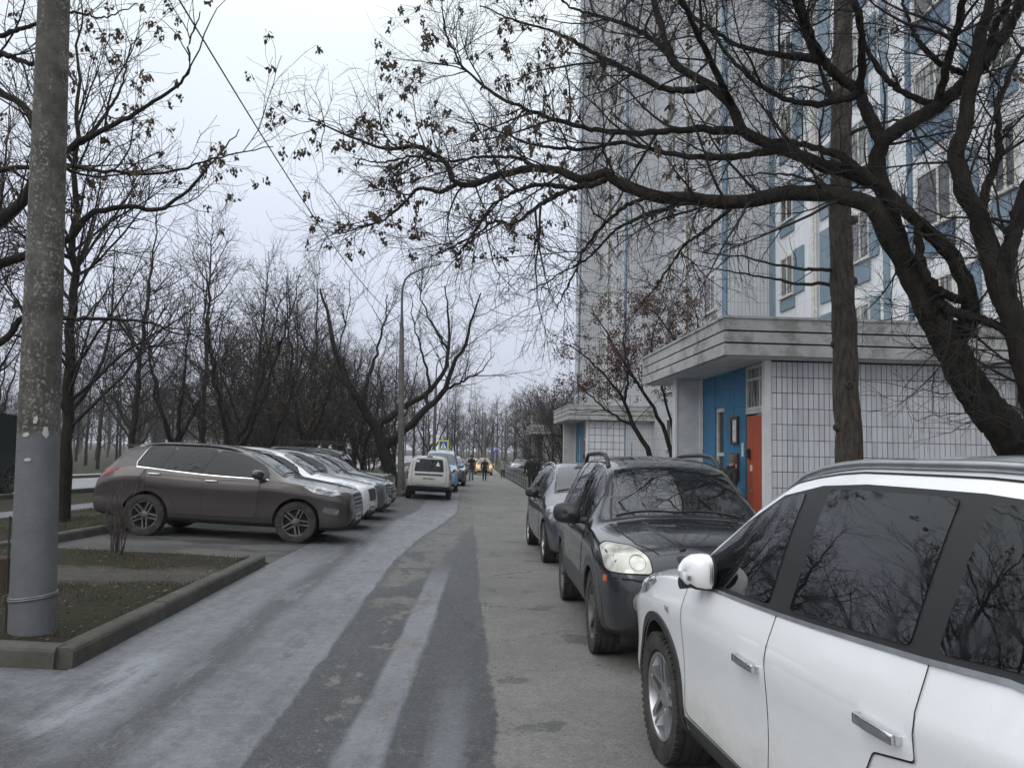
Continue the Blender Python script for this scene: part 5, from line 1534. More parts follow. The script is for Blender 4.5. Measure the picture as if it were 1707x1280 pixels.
P1, R1 = spawn(rng, P0[1:], R0[1:], 3.3, (.9, 2.5), (52, 16), .03, .13, 9, .010, .003, .10, .58, .2)
P2, R2 = spawn(rng, np.concatenate([P1]), R1, 5.0, (.45, 1.1), (48, 15), .02, .15, 7, .007, .0022, .1, .4)
P2b, R2b = spawn(rng, P0[1:], R0[1:], 5.0, (.35, .9), (60, 18), .0, .15, 7, .007, .0022, .2, .2)
P2 = np.concatenate([P2, P2b]); R2 = np.concatenate([R2, R2b])
P3, R3 = spawn(rng, P2, R2, 9.0, (.16, .58), (45, 15), .0, .18, 5, .005, .0021, .1, .3, 0, .12)
tips = np.concatenate([P3[:, -1], P2[:, -1], P3[:, 3]])
ends = tips[(tips[:, 2] > 4.5)]
ends = ends[(np.sin(ends[:, 0] * 3.1 + 1) + np.sin(ends[:, 2] * 4.3) + np.sin(ends[:, 1] * 3.7 + 2) + rng.normal(0, .5, len(ends))) > .1]
wgt = np.clip((2.6 - ends[:, 0]) / 5.5, .035, 1.0)
ends = ends[rng.uniform(size=len(ends)) < wgt * .17]
tree_obj('maple_tree', 'great bare maple with hanging dry seeds leaning out over the lane', 'tree', (7.0, 10.2, -.1), [(v0, f0, 0)],
         [(*tubes(P1, R1, 5), 0), (*tubes(P2, R2, 4), 0), (*tubes(P3, R3, 3), 0)], (m_bark_dark, m_twig),
         [('seed_bunches', [(*hang(rng, ends, 13, .068, .024, .075), 0)], m_seed)])

# ---- straight trunk in front of the porch
rng = np.random.default_rng(5)
SL = [([(5.201,12.400,0.791),(5.204,12.400,1.842),(5.179,12.400,2.815),(5.153,12.400,3.752),(5.127,12.400,4.797),(5.129,12.400,5.761),(5.153,12.400,7.031),(5.189,12.400,8.423),(5.220,12.400,10.250)], .215, .13),
      ([(5.022,12.400,4.604),(4.460,12.200,4.565),(3.950,12.000,4.572),(3.329,11.800,4.630),(2.700,11.600,4.630)], .035, .006),
      ([(5.094,12.400,4.377),(4.604,12.600,4.407),(4.077,12.800,4.545),(3.520,13.000,4.686),(2.923,13.200,4.840)], .035, .006),
      ([(5.129,12.400,5.761),(4.751,12.700,6.146),(4.167,13.000,6.338),(3.422,13.200,6.288)], .035, .008),
      ([(5.150,12.400,6.736),(5.511,12.200,6.858),(6.120,12.100,6.927),(6.806,12.000,6.757)], .035, .008),
      ([(5.172,12.400,7.824),(4.670,12.700,8.264),(4.074,13.000,8.299)], .035, .008)]
P0, R0 = limbs(SL, 30, rng, .01)
v0, f0 = tubes(P0[:1], R0[:1], 22); v0 = knotty(v0, .012, rng)
for k in range(9):       # knots and stubs
    pass
vb, fb = tubes(P0[1:], R0[1:], 7)
stub = []
for px, zz, a in ((-1, 3.4, 2.6), (1, 4.35, .4), (-1, 2.2, 3.0), (.2, 2.9, 4.6), (1, 5.2, .1), (-1, 5.6, 3.4)):
    t = (zz + .2) / 9.0
    c = P0[0][np.argmin(np.abs(P0[0][:, 2] - zz))]
    d = np.array([math.cos(a), math.sin(a) * .6 - .3, .25])
    stub.append(np.array([c + d * q for q in (.12, .20, .24, .255)]))
vs, fs = tubes(np.array(stub), np.tile(np.array([.085, .075, .06, .02]), (6, 1)), 9)
P1, R1 = spawn(rng, P0[1:], R0[1:], 2.6, (.5, 1.4), (50, 15), -.02, .14, 8, .008, .003, .1, .3)
P2, R2 = spawn(rng, P1, R1, 4, (.2, .6), (45, 15), -.02, .16, 6, .006, .002, .1, .3)
tree_obj('ash_tree', 'straight grey-barked trunk with pruned stubs before the tiled porch wall', 'tree', (5.15, 12.4, -.1), [(v0, f0, 0), (vs, fs, 0)],
         [(vb, fb, 0), (*tubes(P1, R1, 4), 0), (*tubes(P2, R2, 3), 0)], (m_bark_grey, m_twig))

# ---- rowans with berries beside the porches
def rowan(label, seed, defs, loc, nb, cut, grp='rowan trees by the porches'):
    rng = np.random.default_rng(seed)
    P0, R0 = limbs(defs, 20, rng, .02)
    P1, R1 = spawn(rng, P0, R0, 3.0, (.8, 2.2), (40, 14), .03, .12, 8, .008, .004, .3, .4)
    P2, R2 = spawn(rng, P1, R1, 3.6, (.4, 1.0), (45, 14), .02, .14, 6, .006, .003, .1, .3)
    P3, R3 = spawn(rng, P2, R2, 4.0, (.2, .5), (45, 14), .0, .16, 5, .005, .0025, .1, .3, 0, .1)
    tp = np.concatenate([P2[:, -1], P3[:, -1]]); tp = tp[tp[:, 2] > cut]
    tp = tp[rng.permutation(len(tp))[:nb]]
    tree_obj('rowan_tree', label, 'tree', loc, [(*tubes(P0, R0, 8), 0)], [(*tubes(P1, R1, 5), 0), (*tubes(P2, R2, 3), 0), (*tubes(P3, R3, 3), 0)], (m_bark_dark, m_twig),
             [('berries', [(*blobs(rng, tp, 10, .022, .055, .05), 0)], m_berry)], grp)
rowan('rowan with withered red berries between the two nearest porches', 31,
  [([(4.449,25.000,1.041),(4.314,25.000,1.648),(3.841,25.000,2.492),(3.516,25.000,3.270),(3.306,25.000,3.602),(2.720,25.200,4.268),(2.104,25.400,4.869),(1.533,25.500,5.158)], .10, .015),
   ([(4.841,24.000,1.079),(4.766,24.000,1.788),(4.511,24.000,2.478),(4.184,24.000,3.098),(3.673,24.000,3.915),(3.235,24.000,4.539),(2.815,24.200,5.378),(2.381,24.500,5.973)], .085, .015),
   ([(3.841,25.000,2.492),(3.128,25.000,2.868),(2.467,25.000,3.415),(1.803,25.000,3.963)], .05, .01),
   ([(3.516,25.000,3.270),(3.608,24.800,4.172),(3.421,24.600,5.079),(3.570,24.400,5.797)], .05, .012),
   ([(5.051,24.500,1.069),(4.991,24.500,1.975),(4.764,24.300,2.873),(4.430,24.000,3.752),(4.119,23.800,4.626),(4.167,23.600,5.408),(4.480,23.400,6.009)], .06, .012)], (4.9, 25, -.3), 950, 3.3)
rowan('rowan rising behind the porch roof with a few dark berries', 33,
  [([(6.007,27.000,1.016),(5.921,27.000,2.416),(5.795,27.000,3.623),(5.587,27.000,4.838),(5.339,26.800,5.622),(4.794,26.600,6.289),(4.071,26.500,6.762)], .08, .012),
   ([(5.921,27.000,2.416),(6.062,27.300,4.059),(6.412,27.500,5.329),(6.327,27.600,6.598),(5.928,27.700,7.454)], .06, .012)], (6.0, 27, -.3), 600, 3.6)

# ---- leaning double-limbed tree beside the far lamp
rng = np.random.default_rng(41)
LD = 36.5
LL = [([(-5.125,36.500,-0.181),(-5.359,36.500,0.351),(-5.787,36.500,1.718),(-6.170,36.500,2.551),(-6.738,36.300,3.454),(-7.255,36.000,4.343),(-7.626,35.800,5.235),(-8.001,35.600,6.309),(-8.327,35.500,7.637),(-8.640,35.500,8.715)], .36, .04),
      ([(-5.729,36.500,1.611),(-5.455,36.400,1.968),(-4.846,36.200,2.383),(-3.936,36.000,3.311),(-3.032,35.800,4.233),(-2.673,35.600,5.325),(-2.056,35.500,6.428),(-1.812,35.400,7.496),(-1.515,35.300,8.564)], .22, .03),
      ([(-6.083,36.500,2.417),(-5.790,36.600,2.917),(-5.231,36.800,3.321),(-4.149,37.000,4.019),(-3.256,37.200,5.086),(-3.026,37.400,6.267),(-3.090,37.500,8.215),(-3.331,37.600,9.406)], .19, .025),
      ([(-6.738,36.300,3.454),(-6.615,36.600,4.542),(-6.360,36.900,5.963),(-6.010,37.000,7.385),(-5.936,37.100,8.818)], .12, .02),
      ([(-7.255,36.000,4.343),(-7.810,35.500,4.745),(-8.560,35.200,5.311),(-9.207,35.000,6.201),(-9.621,34.900,7.238)], .12, .02),
      ([(-3.032,35.800,4.233),(-2.229,35.600,4.691),(-1.435,35.500,5.101),(-0.787,35.400,5.907)], .08, .012),
      ([(-3.936,36.000,3.311),(-3.732,36.000,4.557),(-4.043,36.000,5.906),(-4.493,36.000,7.261),(-4.673,36.000,8.631)], .09, .015),
      ([(-3.026,37.400,6.267),(-3.843,37.600,7.528),(-4.478,37.800,8.988),(-4.826,38.000,10.185)], .07, .012)]
P0, R0 = limbs(LL, 20, rng, .04)
P1, R1 = spawn(rng, P0, R0, 1.7, (1.2, 3.2), (42, 14), .06, .10, 8, .009, .006, .3, .35)
P2, R2 = spawn(rng, P1, R1, 2.6, (.6, 1.6), (42, 14), .05, .12, 6, .007, .005, .1, .35)
P3, R3 = spawn(rng, P2, R2, 4.2, (.3, .8), (42, 14), .03, .14, 4, .006, .0045, .1, .3)
tree_obj('leaning_tree', 'leaning tree forked low into two spreading limbs beside the street lamp', 'tree', (-5.274,36.500,0.219), [(*tubes(P0, R0, 9), 0)],
         [(*tubes(P1, R1, 4), 0), (*tubes(P2, R2, 3), 0), (*tubes(P3, R3, 3), 0)], (m_bark_dark, m_twig))

# ---- maple off to the left whose boughs pass behind the near pole
rng = np.random.default_rng(55)
FL = [([(-9.6, 9.4, -.1), (-9.55, 9.4, 1.2), (-9.4, 9.4, 2.6), (-9.1, 9.4, 4.0), (-8.8, 9.4, 6.0), (-8.5, 9.5, 8.5)], .26, .05),
      ([(-9.35, 9.4, 2.9), (-6.895,9.300,3.848), (-6.013,9.200,4.213), (-5.691,9.200,4.600), (-5.645,9.200,5.143), (-5.755,9.200,5.504), (-6.197,9.300,5.833), (-6.721,9.400,6.168)], .12, .03),
      ([(-5.722,9.200,4.549), (-5.243,9.100,5.027), (-4.721,9.000,5.285), (-4.320,9.000,5.523), (-3.813,8.900,5.845), (-3.795,8.900,6.275), (-3.642,8.800,6.582)], .05, .006),
      ([(-6.824,9.300,4.716), (-5.927,9.000,4.754), (-5.130,8.900,4.785), (-4.652,8.800,4.698), (-4.131,8.700,4.640), (-3.692,8.600,4.655), (-3.369,8.600,4.771), (-3.009,8.500,4.829), (-2.654,8.500,4.904)], .04, .005),
      ([(-6.937,9.600,3.479), (-6.235,9.600,3.790), (-5.470,9.600,4.088), (-5.185,9.600,4.422), (-4.766,9.700,4.560), (-4.404,9.800,4.576), (-4.017,9.900,4.986), (-3.556,10.000,5.700)], .075, .006),
      ([(-7.083,9.800,2.623), (-6.292,9.800,2.848), (-6.020,9.800,3.167), (-5.518,9.800,3.163), (-5.038,9.900,3.190), (-4.560,10.000,3.179), (-4.294,10.100,3.063), (-3.951,10.200,3.047)], .06, .006),
      ([(-6.721,9.400,6.168), (-6.163,9.200,6.230), (-5.604,9.000,6.032), (-5.511,8.900,6.523), (-5.552,8.800,6.967)], .05, .01),
      ([(-6.045,9.000,6.348), (-5.575,8.900,6.449), (-5.112,8.800,6.548), (-4.712,8.700,6.430), (-4.267,8.600,6.559)], .03, .005),
      ([(-5.243,9.100,5.027), (-5.086,9.300,5.305), (-4.867,9.500,5.956), (-4.835,9.600,6.464), (-4.721,9.700,6.909)], .03, .004)]
P0, R0 = limbs(FL, 44, rng, .008)
P1, R1 = spawn(rng, P0, R0, 2.6, (.7, 1.9), (46, 15), .05, .13, 8, .009, .003, .2, .4)
P2, R2 = spawn(rng, P1, R1, 3.2, (.4, 1.0), (45, 15), .04, .15, 7, .007, .0024, .1, .35)
P3, R3 = spawn(rng, P2, R2, 6.5, (.15, .5), (45, 15), .0, .18, 5, .005, .0023, .1, .3, 0, .1)
tips = np.concatenate([P3[:, -1], P2[:, -1]])
ends = tips[(tips[:, 2] > 3.2)]; ends = ends[rng.uniform(size=len(ends)) < np.clip((ends[:, 2] - 3.0) / 8, .03, .20)]
tree_obj('bough_maple', 'maple at the picture edge whose seed-hung boughs pass behind the concrete pole', 'tree', (-9.6, 9.4, -.1), [(*tubes(P0, R0, 9), 0)],
         [(*tubes(P1, R1, 4), 0), (*tubes(P2, R2, 3), 0), (*tubes(P3, R3, 3), 0)], (m_bark_dark, m_twig),
         [('seed_bunches', [(*hang(rng, ends, 12, .058, .022, .065), 0)], m_seed)])

# ---- park trees: a few grown shapes, set out one by one
def park_tree(seed, H, kind):
    rng = np.random.default_rng(seed)
    lean = rng.normal(0, .025, 2) * H
    if kind == 'lime':
        tr = [([(0, 0, -.2), (lean[0] * .1, lean[1] * .1, H * .2), (lean[0] * .4, lean[1] * .4, H * .5), (lean[0] * .8, lean[1] * .8, H * .8), (lean[0], lean[1], H)],   .0145 * H, .012)]
        P0, R0 = limbs(tr, 30, rng, .03)
        P1, R1 = spawn(rng, P0, R0, 3.2, (H * .26, H * .44), (52, 10), .075, .07, 10, .011, .006, .17, .72)
    elif kind == 'fork':
        a = rng.uniform(0, 6.28); tr = [([(0, 0, -.2), (.02, .02, H * .10), (lean[0] * .5, lean[1] * .5, H * .22)], .019 * H, .015 * H)]
        for k in range(4):
            g = a + k * 1.57 + rng.normal(0, .3); s = rng.uniform(.16, .3) * H
            tr.append(([(lean[0] * .4, lean[1] * .4, H * (.16 + .02 * k)), (math.cos(g) * s * .45, math.sin(g) * s * .45, H * .40), (math.cos(g) * s * .8, math.sin(g) * s * .8, H * .66), (math.cos(g) * s * 1.1, math.sin(g) * s * 1.1, H * .95)], .012 * H, .012))
        P0, R0 = limbs(tr, 20, rng, .05)
        P1, R1 = spawn(rng, P0[1:], R0[1:], 1.6, (H * .14, H * .30), (46, 13), .06, .10, 9, .010, .006, .15, .5)
    else:                                         # bushy many-stemmed
        tr = []
        for k in range(6):
            g = k * 1.05 + rng.normal(0, .3); s = rng.uniform(.15, .42) * H
            tr.append(([(.1 * math.cos(g), .1 * math.sin(g), -.2), (math.cos(g) * s * .3, math.sin(g) * s * .3, H * .28), (math.cos(g) * s * .8, math.sin(g) * s * .8, H * .6), (math.cos(g) * s * 1.2, math.sin(g) * s * 1.2, H * .9)], .011 * H, .01))
        P0, R0 = limbs(tr, 14, rng, .05)
        P1, R1 = spawn(rng, P0, R0, 2.6, (H * .14, H * .32), (48, 14), .04, .12, 8, .009, .005, .15, .4)
    P2, R2 = spawn(rng, P1, R1, 4.0 if kind != 'bush' else 4.6, (.7, 1.7), (44, 13), .04, .11, 6, .006, .0055, .12, .4)
    P3, R3 = spawn(rng, P2, R2, 3.4 if kind != 'bush' else 4.2, (.3, .9), (44, 14), .02, .13, 4, .005, .005, .1, .3)
    tr = np_mesh('trunk', [(*tubes(P0, R0, 9), 0)], m_bark_dark)
    cr = np_mesh('crown', [(*tubes(P1, R1, 4), 0), (*tubes(P2, R2, 3), 0), (*tubes(P3, R3, 3), 0)], m_twig)
    lf = None
    if kind in ('bush', 'fork'):
        tp = np.concatenate([P3[:, -1], P2[:, -1]]); tp = tp[rng.uniform(size=len(tp)) < (.26 if kind == 'bush' else .14)]
        lf = np_mesh('dead_leaves', [(*hang(rng, tp, 4, .085, .06, .09), 0)], m_deadleaf, False)
    return tr, cr, lf
KINDS = {('lime', i): park_tree(100 + i, 11.5, 'lime') for i in range(3)}
KINDS.update({('fork', i): park_tree(200 + i, 9.5, 'fork') for i in range(3)})
KINDS.update({('bush', i): park_tree(300 + i, 6.0, 'bush') for i in range(2)})
LOW = {}
def plant(name, label, kind, i, x, y, s, rz, group, leaves=True):
    tr, cr, lf = KINDS[(kind, i)]
    root = empty(name, (x, y, gz(x, y)), rz)
    root.scale = (s, s, s * random.uniform(.94, 1.06))
    tag(root, label, 'tree', group)
    new_obj('trunk', tr, root); new_obj('crown', cr, root)
    if lf and leaves: new_obj('dead_leaves', lf, root)
ORD = ['first', 'second', 'third', 'fourth', 'fifth', 'sixth', 'seventh', 'eighth', 'ninth', 'tenth', 'eleventh', 'twelfth']
def VL(kd, k, where, ys):
    look = {'lime': 'bare straight-leadered tree ', 'fork': 'bare low-forking tree ', 'bush': 'bushy brown-leaved tree '}[kd]
    return look + where % ORD[sorted(ys).index(ys[k])]
random.seed(12)
plant('verge_tree', 'dark tree with a slim leaning trunk close behind the concrete pole', 'lime', 1, -8.75, 15.9, .92, .4, None)
plant('conical_tree', 'tall conical bare tree with a straight leader above the brown car', 'lime', 0, -13.2, 34.5, 1.0, 2.0, None)
G1 = 'bare trees along the verge behind the parked cars'
for k, (x, y, kd, i, s) in enumerate([(-8.4, 24.5, 'fork', 0, .80), (-8.9, 28.5, 'bush', 0, 1.0), (-8.2, 32.0, 'fork', 1, .86), (-7.6, 40.5, 'bush', 1, 1.0), (-9.3, 38.0, 'lime', 2, .85), (-9.0, 46.0, 'fork', 2, .95), (-8.0, 55.0, 'fork', 0, .95), (-9.2, 64.0, 'lime', 1, .9), (-9.6, 33.5, 'bush', 1, 1.05), (-9.2, 43.0, 'fork', 0, .8), (-8.9, 50.0, 'bush', 1, 1.15)]):
    plant('verge_tree', VL(kd, k, 'on the verge behind the bays, %s behind the concrete pole', [24.5, 28.5, 32.0, 40.5, 38.0, 46.0, 55.0, 64.0, 33.5, 43.0, 50.0]), kd, i, x, y, s, random.uniform(0, 6.28), G1)
G2 = 'bare trees between footpath and main road'
for k, (x, y, kd, i, s) in enumerate([(-13.0, 19.5, 'lime', 2, .85), (-12.7, 27.0, 'lime', 1, .92), (-13.3, 41.5, 'lime', 2, 1.0), (-13.0, 49.0, 'lime', 0, .95), (-13.2, 57.0, 'fork', 1, 1.1), (-14.0, 67.0, 'lime', 1, 1.0), (-12.6, 37.5, 'bush', 0, 1.2), (-13.0, 45.5, 'lime', 1, .9), (-12.8, 53.0, 'fork', 1, .9), (-13.4, 62.0, 'fork', 0, 1.05), (-12.9, 31.0, 'fork', 0, .9)]):
    plant('lime_tree', VL(kd, k, 'between footpath and main road, %s along that strip', [19.5, 27.0, 41.5, 49.0, 57.0, 67.0, 37.5, 45.5, 53.0, 62.0, 31.0]), kd, i, x, y, s, random.uniform(0, 6.28), G2)
G3 = 'bare trees of the park across the main road'
for k in range(66):
    row = k % 3
    y = 22 + (k // 3) * 5.6 + random.uniform(-2, 2)
    x = -27.5 - row * 8 - random.uniform(0, 5) - max(0, y - 60) * .03
    kd = random.choice(['lime', 'lime', 'fork'])
    plant('park_tree', 'bare tree in the park across the main road', kd, random.randrange(3), x, y, random.uniform(.85, 1.15), random.uniform(0, 6.28), G3, False)
G4 = 'dark bushes past the second porch'
for k, (x, y, s, i) in enumerate([(4.0, 50.5, 1.05, 0), (3.2, 57.0, 1.15, 1), (5.5, 60.0, 1.25, 0), (2.6, 68.5, 1.1, 1), (4.6, 72, 1.3, 0), (2.4, 80.0, 1.2, 1), (4.2, 88, 1.3, 0)]):
    plant('tall_bush', VL('bush', k, 'past the second porch, %s along the pavement', [50.5, 57, 60, 68.5, 72, 80, 88]), 'bush', i, x, y, s, k * 1.3, G4)
G5 = 'bare trees at the far end of the lane'
for k, (x, y, kd, i, s) in enumerate([(-7.5, 76, 'fork', 1, .9), (-9.5, 88, 'lime', 0, .9), (-6.8, 98, 'lime', 2, .85), (-3.5, 108, 'fork', 2, .9), (-9, 115, 'lime', 1, .9), (.5, 116, 'lime', 0, .8), (3, 105, 'fork', 0, .8), (-13, 82, 'fork', 2, 1.0), (-6, 128, 'lime', 2, 1), (4.5, 128, 'fork', 1, 1), (-12.5, 104, 'lime', 0, 1)]):
    plant('lane_end_tree', VL(kd, k, 'at the far end of the lane, %s from the camera there', [76, 88, 98, 108, 115, 116, 105, 82, 128, 128.5, 104]), kd, i, x, y, s, random.uniform(0, 6.28), G5, False)

# far wood that reads as one mass
def far_wood():
    rng = np.random.default_rng(77)
    ch = []
    for k in range(3):
        Hh = 11
        P0, R0 = limbs([([(0, 0, -.5), (.1, 0, Hh * .4), (0, .2, Hh)], .24, .02)], 8, rng, .05)
        P1, R1 = spawn(rng, P0, R0, 3.0, (3.0, 5.0), (50, 12), .07, .08, 5, .012, .012, .2, .7)
        P2, R2 = spawn(rng, P1, R1, 1.9, (.9, 2.2), (45, 14), .03, .1, 3, .01, .010, .1, .3)
        ch.append([tubes(P0, R0, 5), tubes(P1, R1, 3), tubes(P2, R2, 3)])
    out = []
    for k in range(300):
        a = rng.uniform(-.70, .30); d = rng.uniform(120, 250)
        x, y = d * math.sin(a), d * math.cos(a)
        if -30 < x < -18 and y < 250: continue
        s = rng.uniform(.7, 1.2); c = rng.uniform(0, 6.28); ca, sa = math.cos(c) * s, math.sin(c) * s
        for v, f in ch[k % 3]:
            w = np.stack([v[:, 0] * ca - v[:, 1] * sa + x, v[:, 0] * sa + v[:, 1] * ca + y, v[:, 2] * s - .8], 1)
            out.append((w, f, 0))
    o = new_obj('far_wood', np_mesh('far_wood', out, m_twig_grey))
    tag(o, 'far-off bare wood closing the view at the horizon', 'trees', None, 'stuff')
far_wood()

# small cut-back shrub in the bed
rng = np.random.default_rng(9)
bx, by = -5.35, 11.15
bz = gz(bx, by) + .10
st = []
for k in range(20):
    g = rng.uniform(0, 6.28); s = rng.uniform(.02, .19); h = rng.uniform(.5, 1.0)
    st.append(([(bx + .07 * math.cos(g), by + .07 * math.sin(g), bz - .05), (bx + .6 * s * math.cos(g), by + .6 * s * math.sin(g), bz + h * .4), (bx + 1.4 * s * math.cos(g), by + 1.4 * s * math.sin(g), bz + h)], rng.uniform(.006, .013), .003))
P0, R0 = limbs(st, 9, rng, .010)
P1, R1 = spawn(rng, P0, R0, 11, (.10, .36), (38, 16), .10, .15, 5, .012, .002, .25, .3)
m_shrub = mat('greyish_shrub_bark', (.050, .042, .038), (.095, .082, .075), 9, rough=.95)
tree_obj('shrub', 'small cut-back leafless shrub in the bed beside the brown car', 'shrub', (bx, by, bz), [(*tubes(P0, R0, 6), 0)], [(*tubes(P1, R1, 3), 0)], (m_shrub, m_shrub))
# low suckers of the maple over the porch wall
rng = np.random.default_rng(17)
SK = [([(5.964,9.200,2.224),(5.478,9.300,2.427),(5.045,9.400,2.494),(4.720,9.600,2.430)], .012, .003), ([(6.022,9.300,2.022),(5.602,9.400,2.225),(5.218,9.600,2.225),(4.886,9.800,2.154)], .012, .003), ([(6.048,9.300,2.860),(5.687,9.400,2.792),(5.316,9.500,2.651),(4.990,9.700,2.625)], .012, .003), ([(5.919,9.200,1.880),(5.549,9.200,2.146),(5.260,9.300,2.074),(5.016,9.500,1.968)], .012, .003)]
P0, R0 = limbs(SK, 14, rng, .02)
P1, R1 = spawn(rng, P0, R0, 11, (.25, .8), (35, 18), .02, .12, 7, .005, .0018, .05, .3)
P2, R2 = spawn(rng, P1, R1, 7, (.1, .3), (40, 15), .02, .15, 4, .004, .0014, .1, .3)
mt = [o for o in bpy.data.objects if o.name == 'maple_tree'][0]
off = np.array(mt.location)
new_obj('suckers', np_mesh('suckers', [(v - off, f, 0) for v, f in (tubes(P0, R0, 4), tubes(P1, R1, 3), tubes(P2, R2, 3))], m_twig), mt)
# ---------------------------------------------------------------- poles, lamps, signs, fence
def mk_pole():
    t = NT('weathered_pole_concrete'); o = t.coord(); z = t.xyz(o)[2]
    n = t.noise(o, 5, 6, .7); n2 = t.noise(o, 38, 4, .7); n3 = t.noise(t.scale(o, (1, 1, .25)), 7, 5, .65)
    conc = t.mix(t.step(n, .35, .7), (.050, .046, .040), (.115, .108, .094))
    conc = t.mix(t.math('MULTIPLY', t.step(n2, .50, .62), t.step(n3, .42, .60)), conc, (.27, .26, .235))
    conc = t.mix(t.math('MULTIPLY', t.step(n3, .55, .72), .6), conc, (.055, .060, .035))
    pt = t.mix(t.step(n, .3, .75), (.098, .101, .106), (.130, .133, .138))
    pt = t.mix(t.step(n2, .70, .74, 0, .5), pt, (.06, .06, .06))
    edge = t.math('ADD', z, t.math('MULTIPLY', t.math('SUBTRACT', n2, .5), .05))
    t.set(col=t.mix(t.step(edge, 1.57, 1.64), pt, conc), rough=t.step(edge, 1.6, 1.62, .55, .95), spec=.4)
    t.bump(t.math('ADD', n2, n), .5, .012)
    return t.mat
pole = empty('concrete_pole', (-3.82, 6.62, .12))
tag(pole, 'thick weathered concrete pole with grey painted base standing in the planted bed', 'pole')
MB().lathe([(.0, -.3), (.172, -.3), (.170, 0), (.162, .9), (.150, 2.2), (.126, 4.8), (.10, 8.5), (.09, 10), (0, 10)], 32).build('shaft', mk_pole(), pole, smooth=50)
mb = MB()
for k in range(2):
    mb.tube([(.174 * math.cos(a), .174 * math.sin(a), .30 + .015 * math.sin(a + 1) + k * .016) for a in np.linspace(0, 2 * math.pi, 30)], .008, 6)
mb.tube([(-.172, -.03, .31), (-.20, -.06, .30), (-.17, -.08, .32)], .006, 6)
mb.build('wire_band', mat('dull_wire', (.20, .20, .21), (.12, .12, .12), 9, rough=.6, metal=.5), pole, smooth=50)
MB().tube([(-.168, -.07, .02), (-.172, -.07, .30), (-.168, -.07, .95)], .007, 6).build('earth_wire', m_black, pole)
for (a, z, w, h, q) in ((-1.2, 1.72, .035, .07, .5), (-1.62, 1.60, .06, .04, .1), (-.75, 1.62, .05, .10, -.5), (-1.5, 1.40, .06, .03, 0)):   # scraps of torn paper
    r0 = .1615
    vs = []
    for i, (da, dz) in enumerate(((-1, -.6), (.2, -1), (1, -.2), (.5, .9), (-.6, .7))):
        aa = a + da * w / 2 / r0; rr_ = r0 + .003
        vs.append((rr_ * math.cos(aa), rr_ * math.sin(aa), z + dz * h / 2 + q * da * w / 2))
    MB().add(vs, [(0, 1, 2, 3, 4)]).build('paper_scrap', mat('torn_paper', (.42, .41, .38), rough=.9), pole)
pole.rotation_euler = (0, R(-2.0), 0)

def street_lamp(loc, label, h, arm, lean=0.0, grp=None):
    root = empty('street_lamp', loc); tag(root, label, 'lamp', grp)
    m1 = mat('lamp_post_concrete', (.105, .098, .088), (.150, .142, .130), 4, rough=.9)
    m2 = mat('lamp_arm_steel', (.05, .055, .06), (.08, .085, .09), 4, rough=.6)
    MB().lathe([(0, -.3), (.15, -.3), (.15, 0), (.125, h * .40), (.095, h * .72), (0, h * .721)], 16).build('shaft', m1, root, smooth=50)
    if arm:
        a = MB().tube([(0, 0, h * .66), (0, 0, h * .72), (0, 0, h * .80)], [.10, .085, .05], 10)
        pts = [(0, 0, h * .79), (0, 0, h * .86), (.03, 0, h * .905), (.14, 0, h * .94), (.35, 0, h * .962), (arm, 0, h)]
        a.tube(pts, [.055, .05, .046, .044, .042, .04], 10)
        a.build('arm', m2, root, smooth=50)
        hd = MB().box(-.05, .62, -.13, .13, -.05, .045)
        hd.box(.05, .55, -.11, .11, -.085, -.051)
        o = hd.build('lamp_head', m_satin, root); o.location = (arm - .05, 0, h); o.rotation_euler = (0, R(-16), 0)
    root.rotation_euler = (0, lean, 0)
    return root
street_lamp((-4.60, 34.3, gz(-4.6, 34.3)), 'curved-arm street lamp beside the leaning tree', 9.75, 1.15, R(-1.6))
street_lamp((-5.5, 58.0, gz(-5.5, 58)), 'plain lamp post behind the crossing sign', 9.0, 1.0)
street_lamp((-2.9, 88.0, gz(-2.9, 88)), 'slender grey lamp post at the far end of the lane', 9.0, 0)
# overhead cable from the near pole line to the lamp
a = Vector((-4.032,8.500,6.957)); b = Vector((-4.72, 34.3, 6.9))
pts = []
for i in range(40):
    t = i / 39
    p = a.lerp(b, t); p.z -= 1.1 * math.sin(math.pi * t) * (1 - .25 * t) * .55
    pts.append(p)
o = MB().tube(pts, .011, 6).build('overhead_cable', m_black)
tag(o, 'thin overhead cable sloping down to the curved-arm lamp', 'cable')

m_signblue = mat('sign_blue', (.012, .075, .36), (.015, .085, .40), 4, rough=.4)
m_signyel = mat('sign_fluorescent_yellow', (.62, .80, .03), (.58, .76, .03), 4, rough=.4)
m_signwhite = mat('sign_white', (.80, .80, .80), rough=.4)
def sign_post(loc, rz, h, label, grp=None):
    root = empty('road_sign', loc, rz); tag(root, label, 'sign', grp)
    MB().tube([(0, .05, -.2), (0, .05, h)], .03, 10).build('post', m_satin, root, smooth=50)
    return root
cs = sign_post((-6.0, 72.0, gz(-6.0, 72.0)), R(5), 3.05, 'pedestrian crossing sign with fluorescent yellow border above the parked row')
MB().box(-.45, .45, -.012, .012, 2.10, 3.0).build('sign_board', m_signyel, cs)
MB().box(-.34, .34, -.018, -.0125, 2.21, 2.89).build('blue_field', m_signblue, cs)
MB().prism([(-.28, 2.27), (.28, 2.27), (0, 2.82)], -.022, -.0185).build('white_triangle', m_signwhite, cs)
wk = MB()
wk.lathe([(0, -.0005), (.035, -.0005), (.035, .0005), (0, .0005)], 12, 'y', c=(0.0, -.024, 2.68))
wk.prism([(-.03, 2.48), (.03, 2.48), (.025, 2.64), (-.025, 2.64)], -.0248, -.0228)
wk.prism([(-.03, 2.48), (.01, 2.48), (-.06, 2.31), (-.10, 2.31)], -.0252, -.0232)
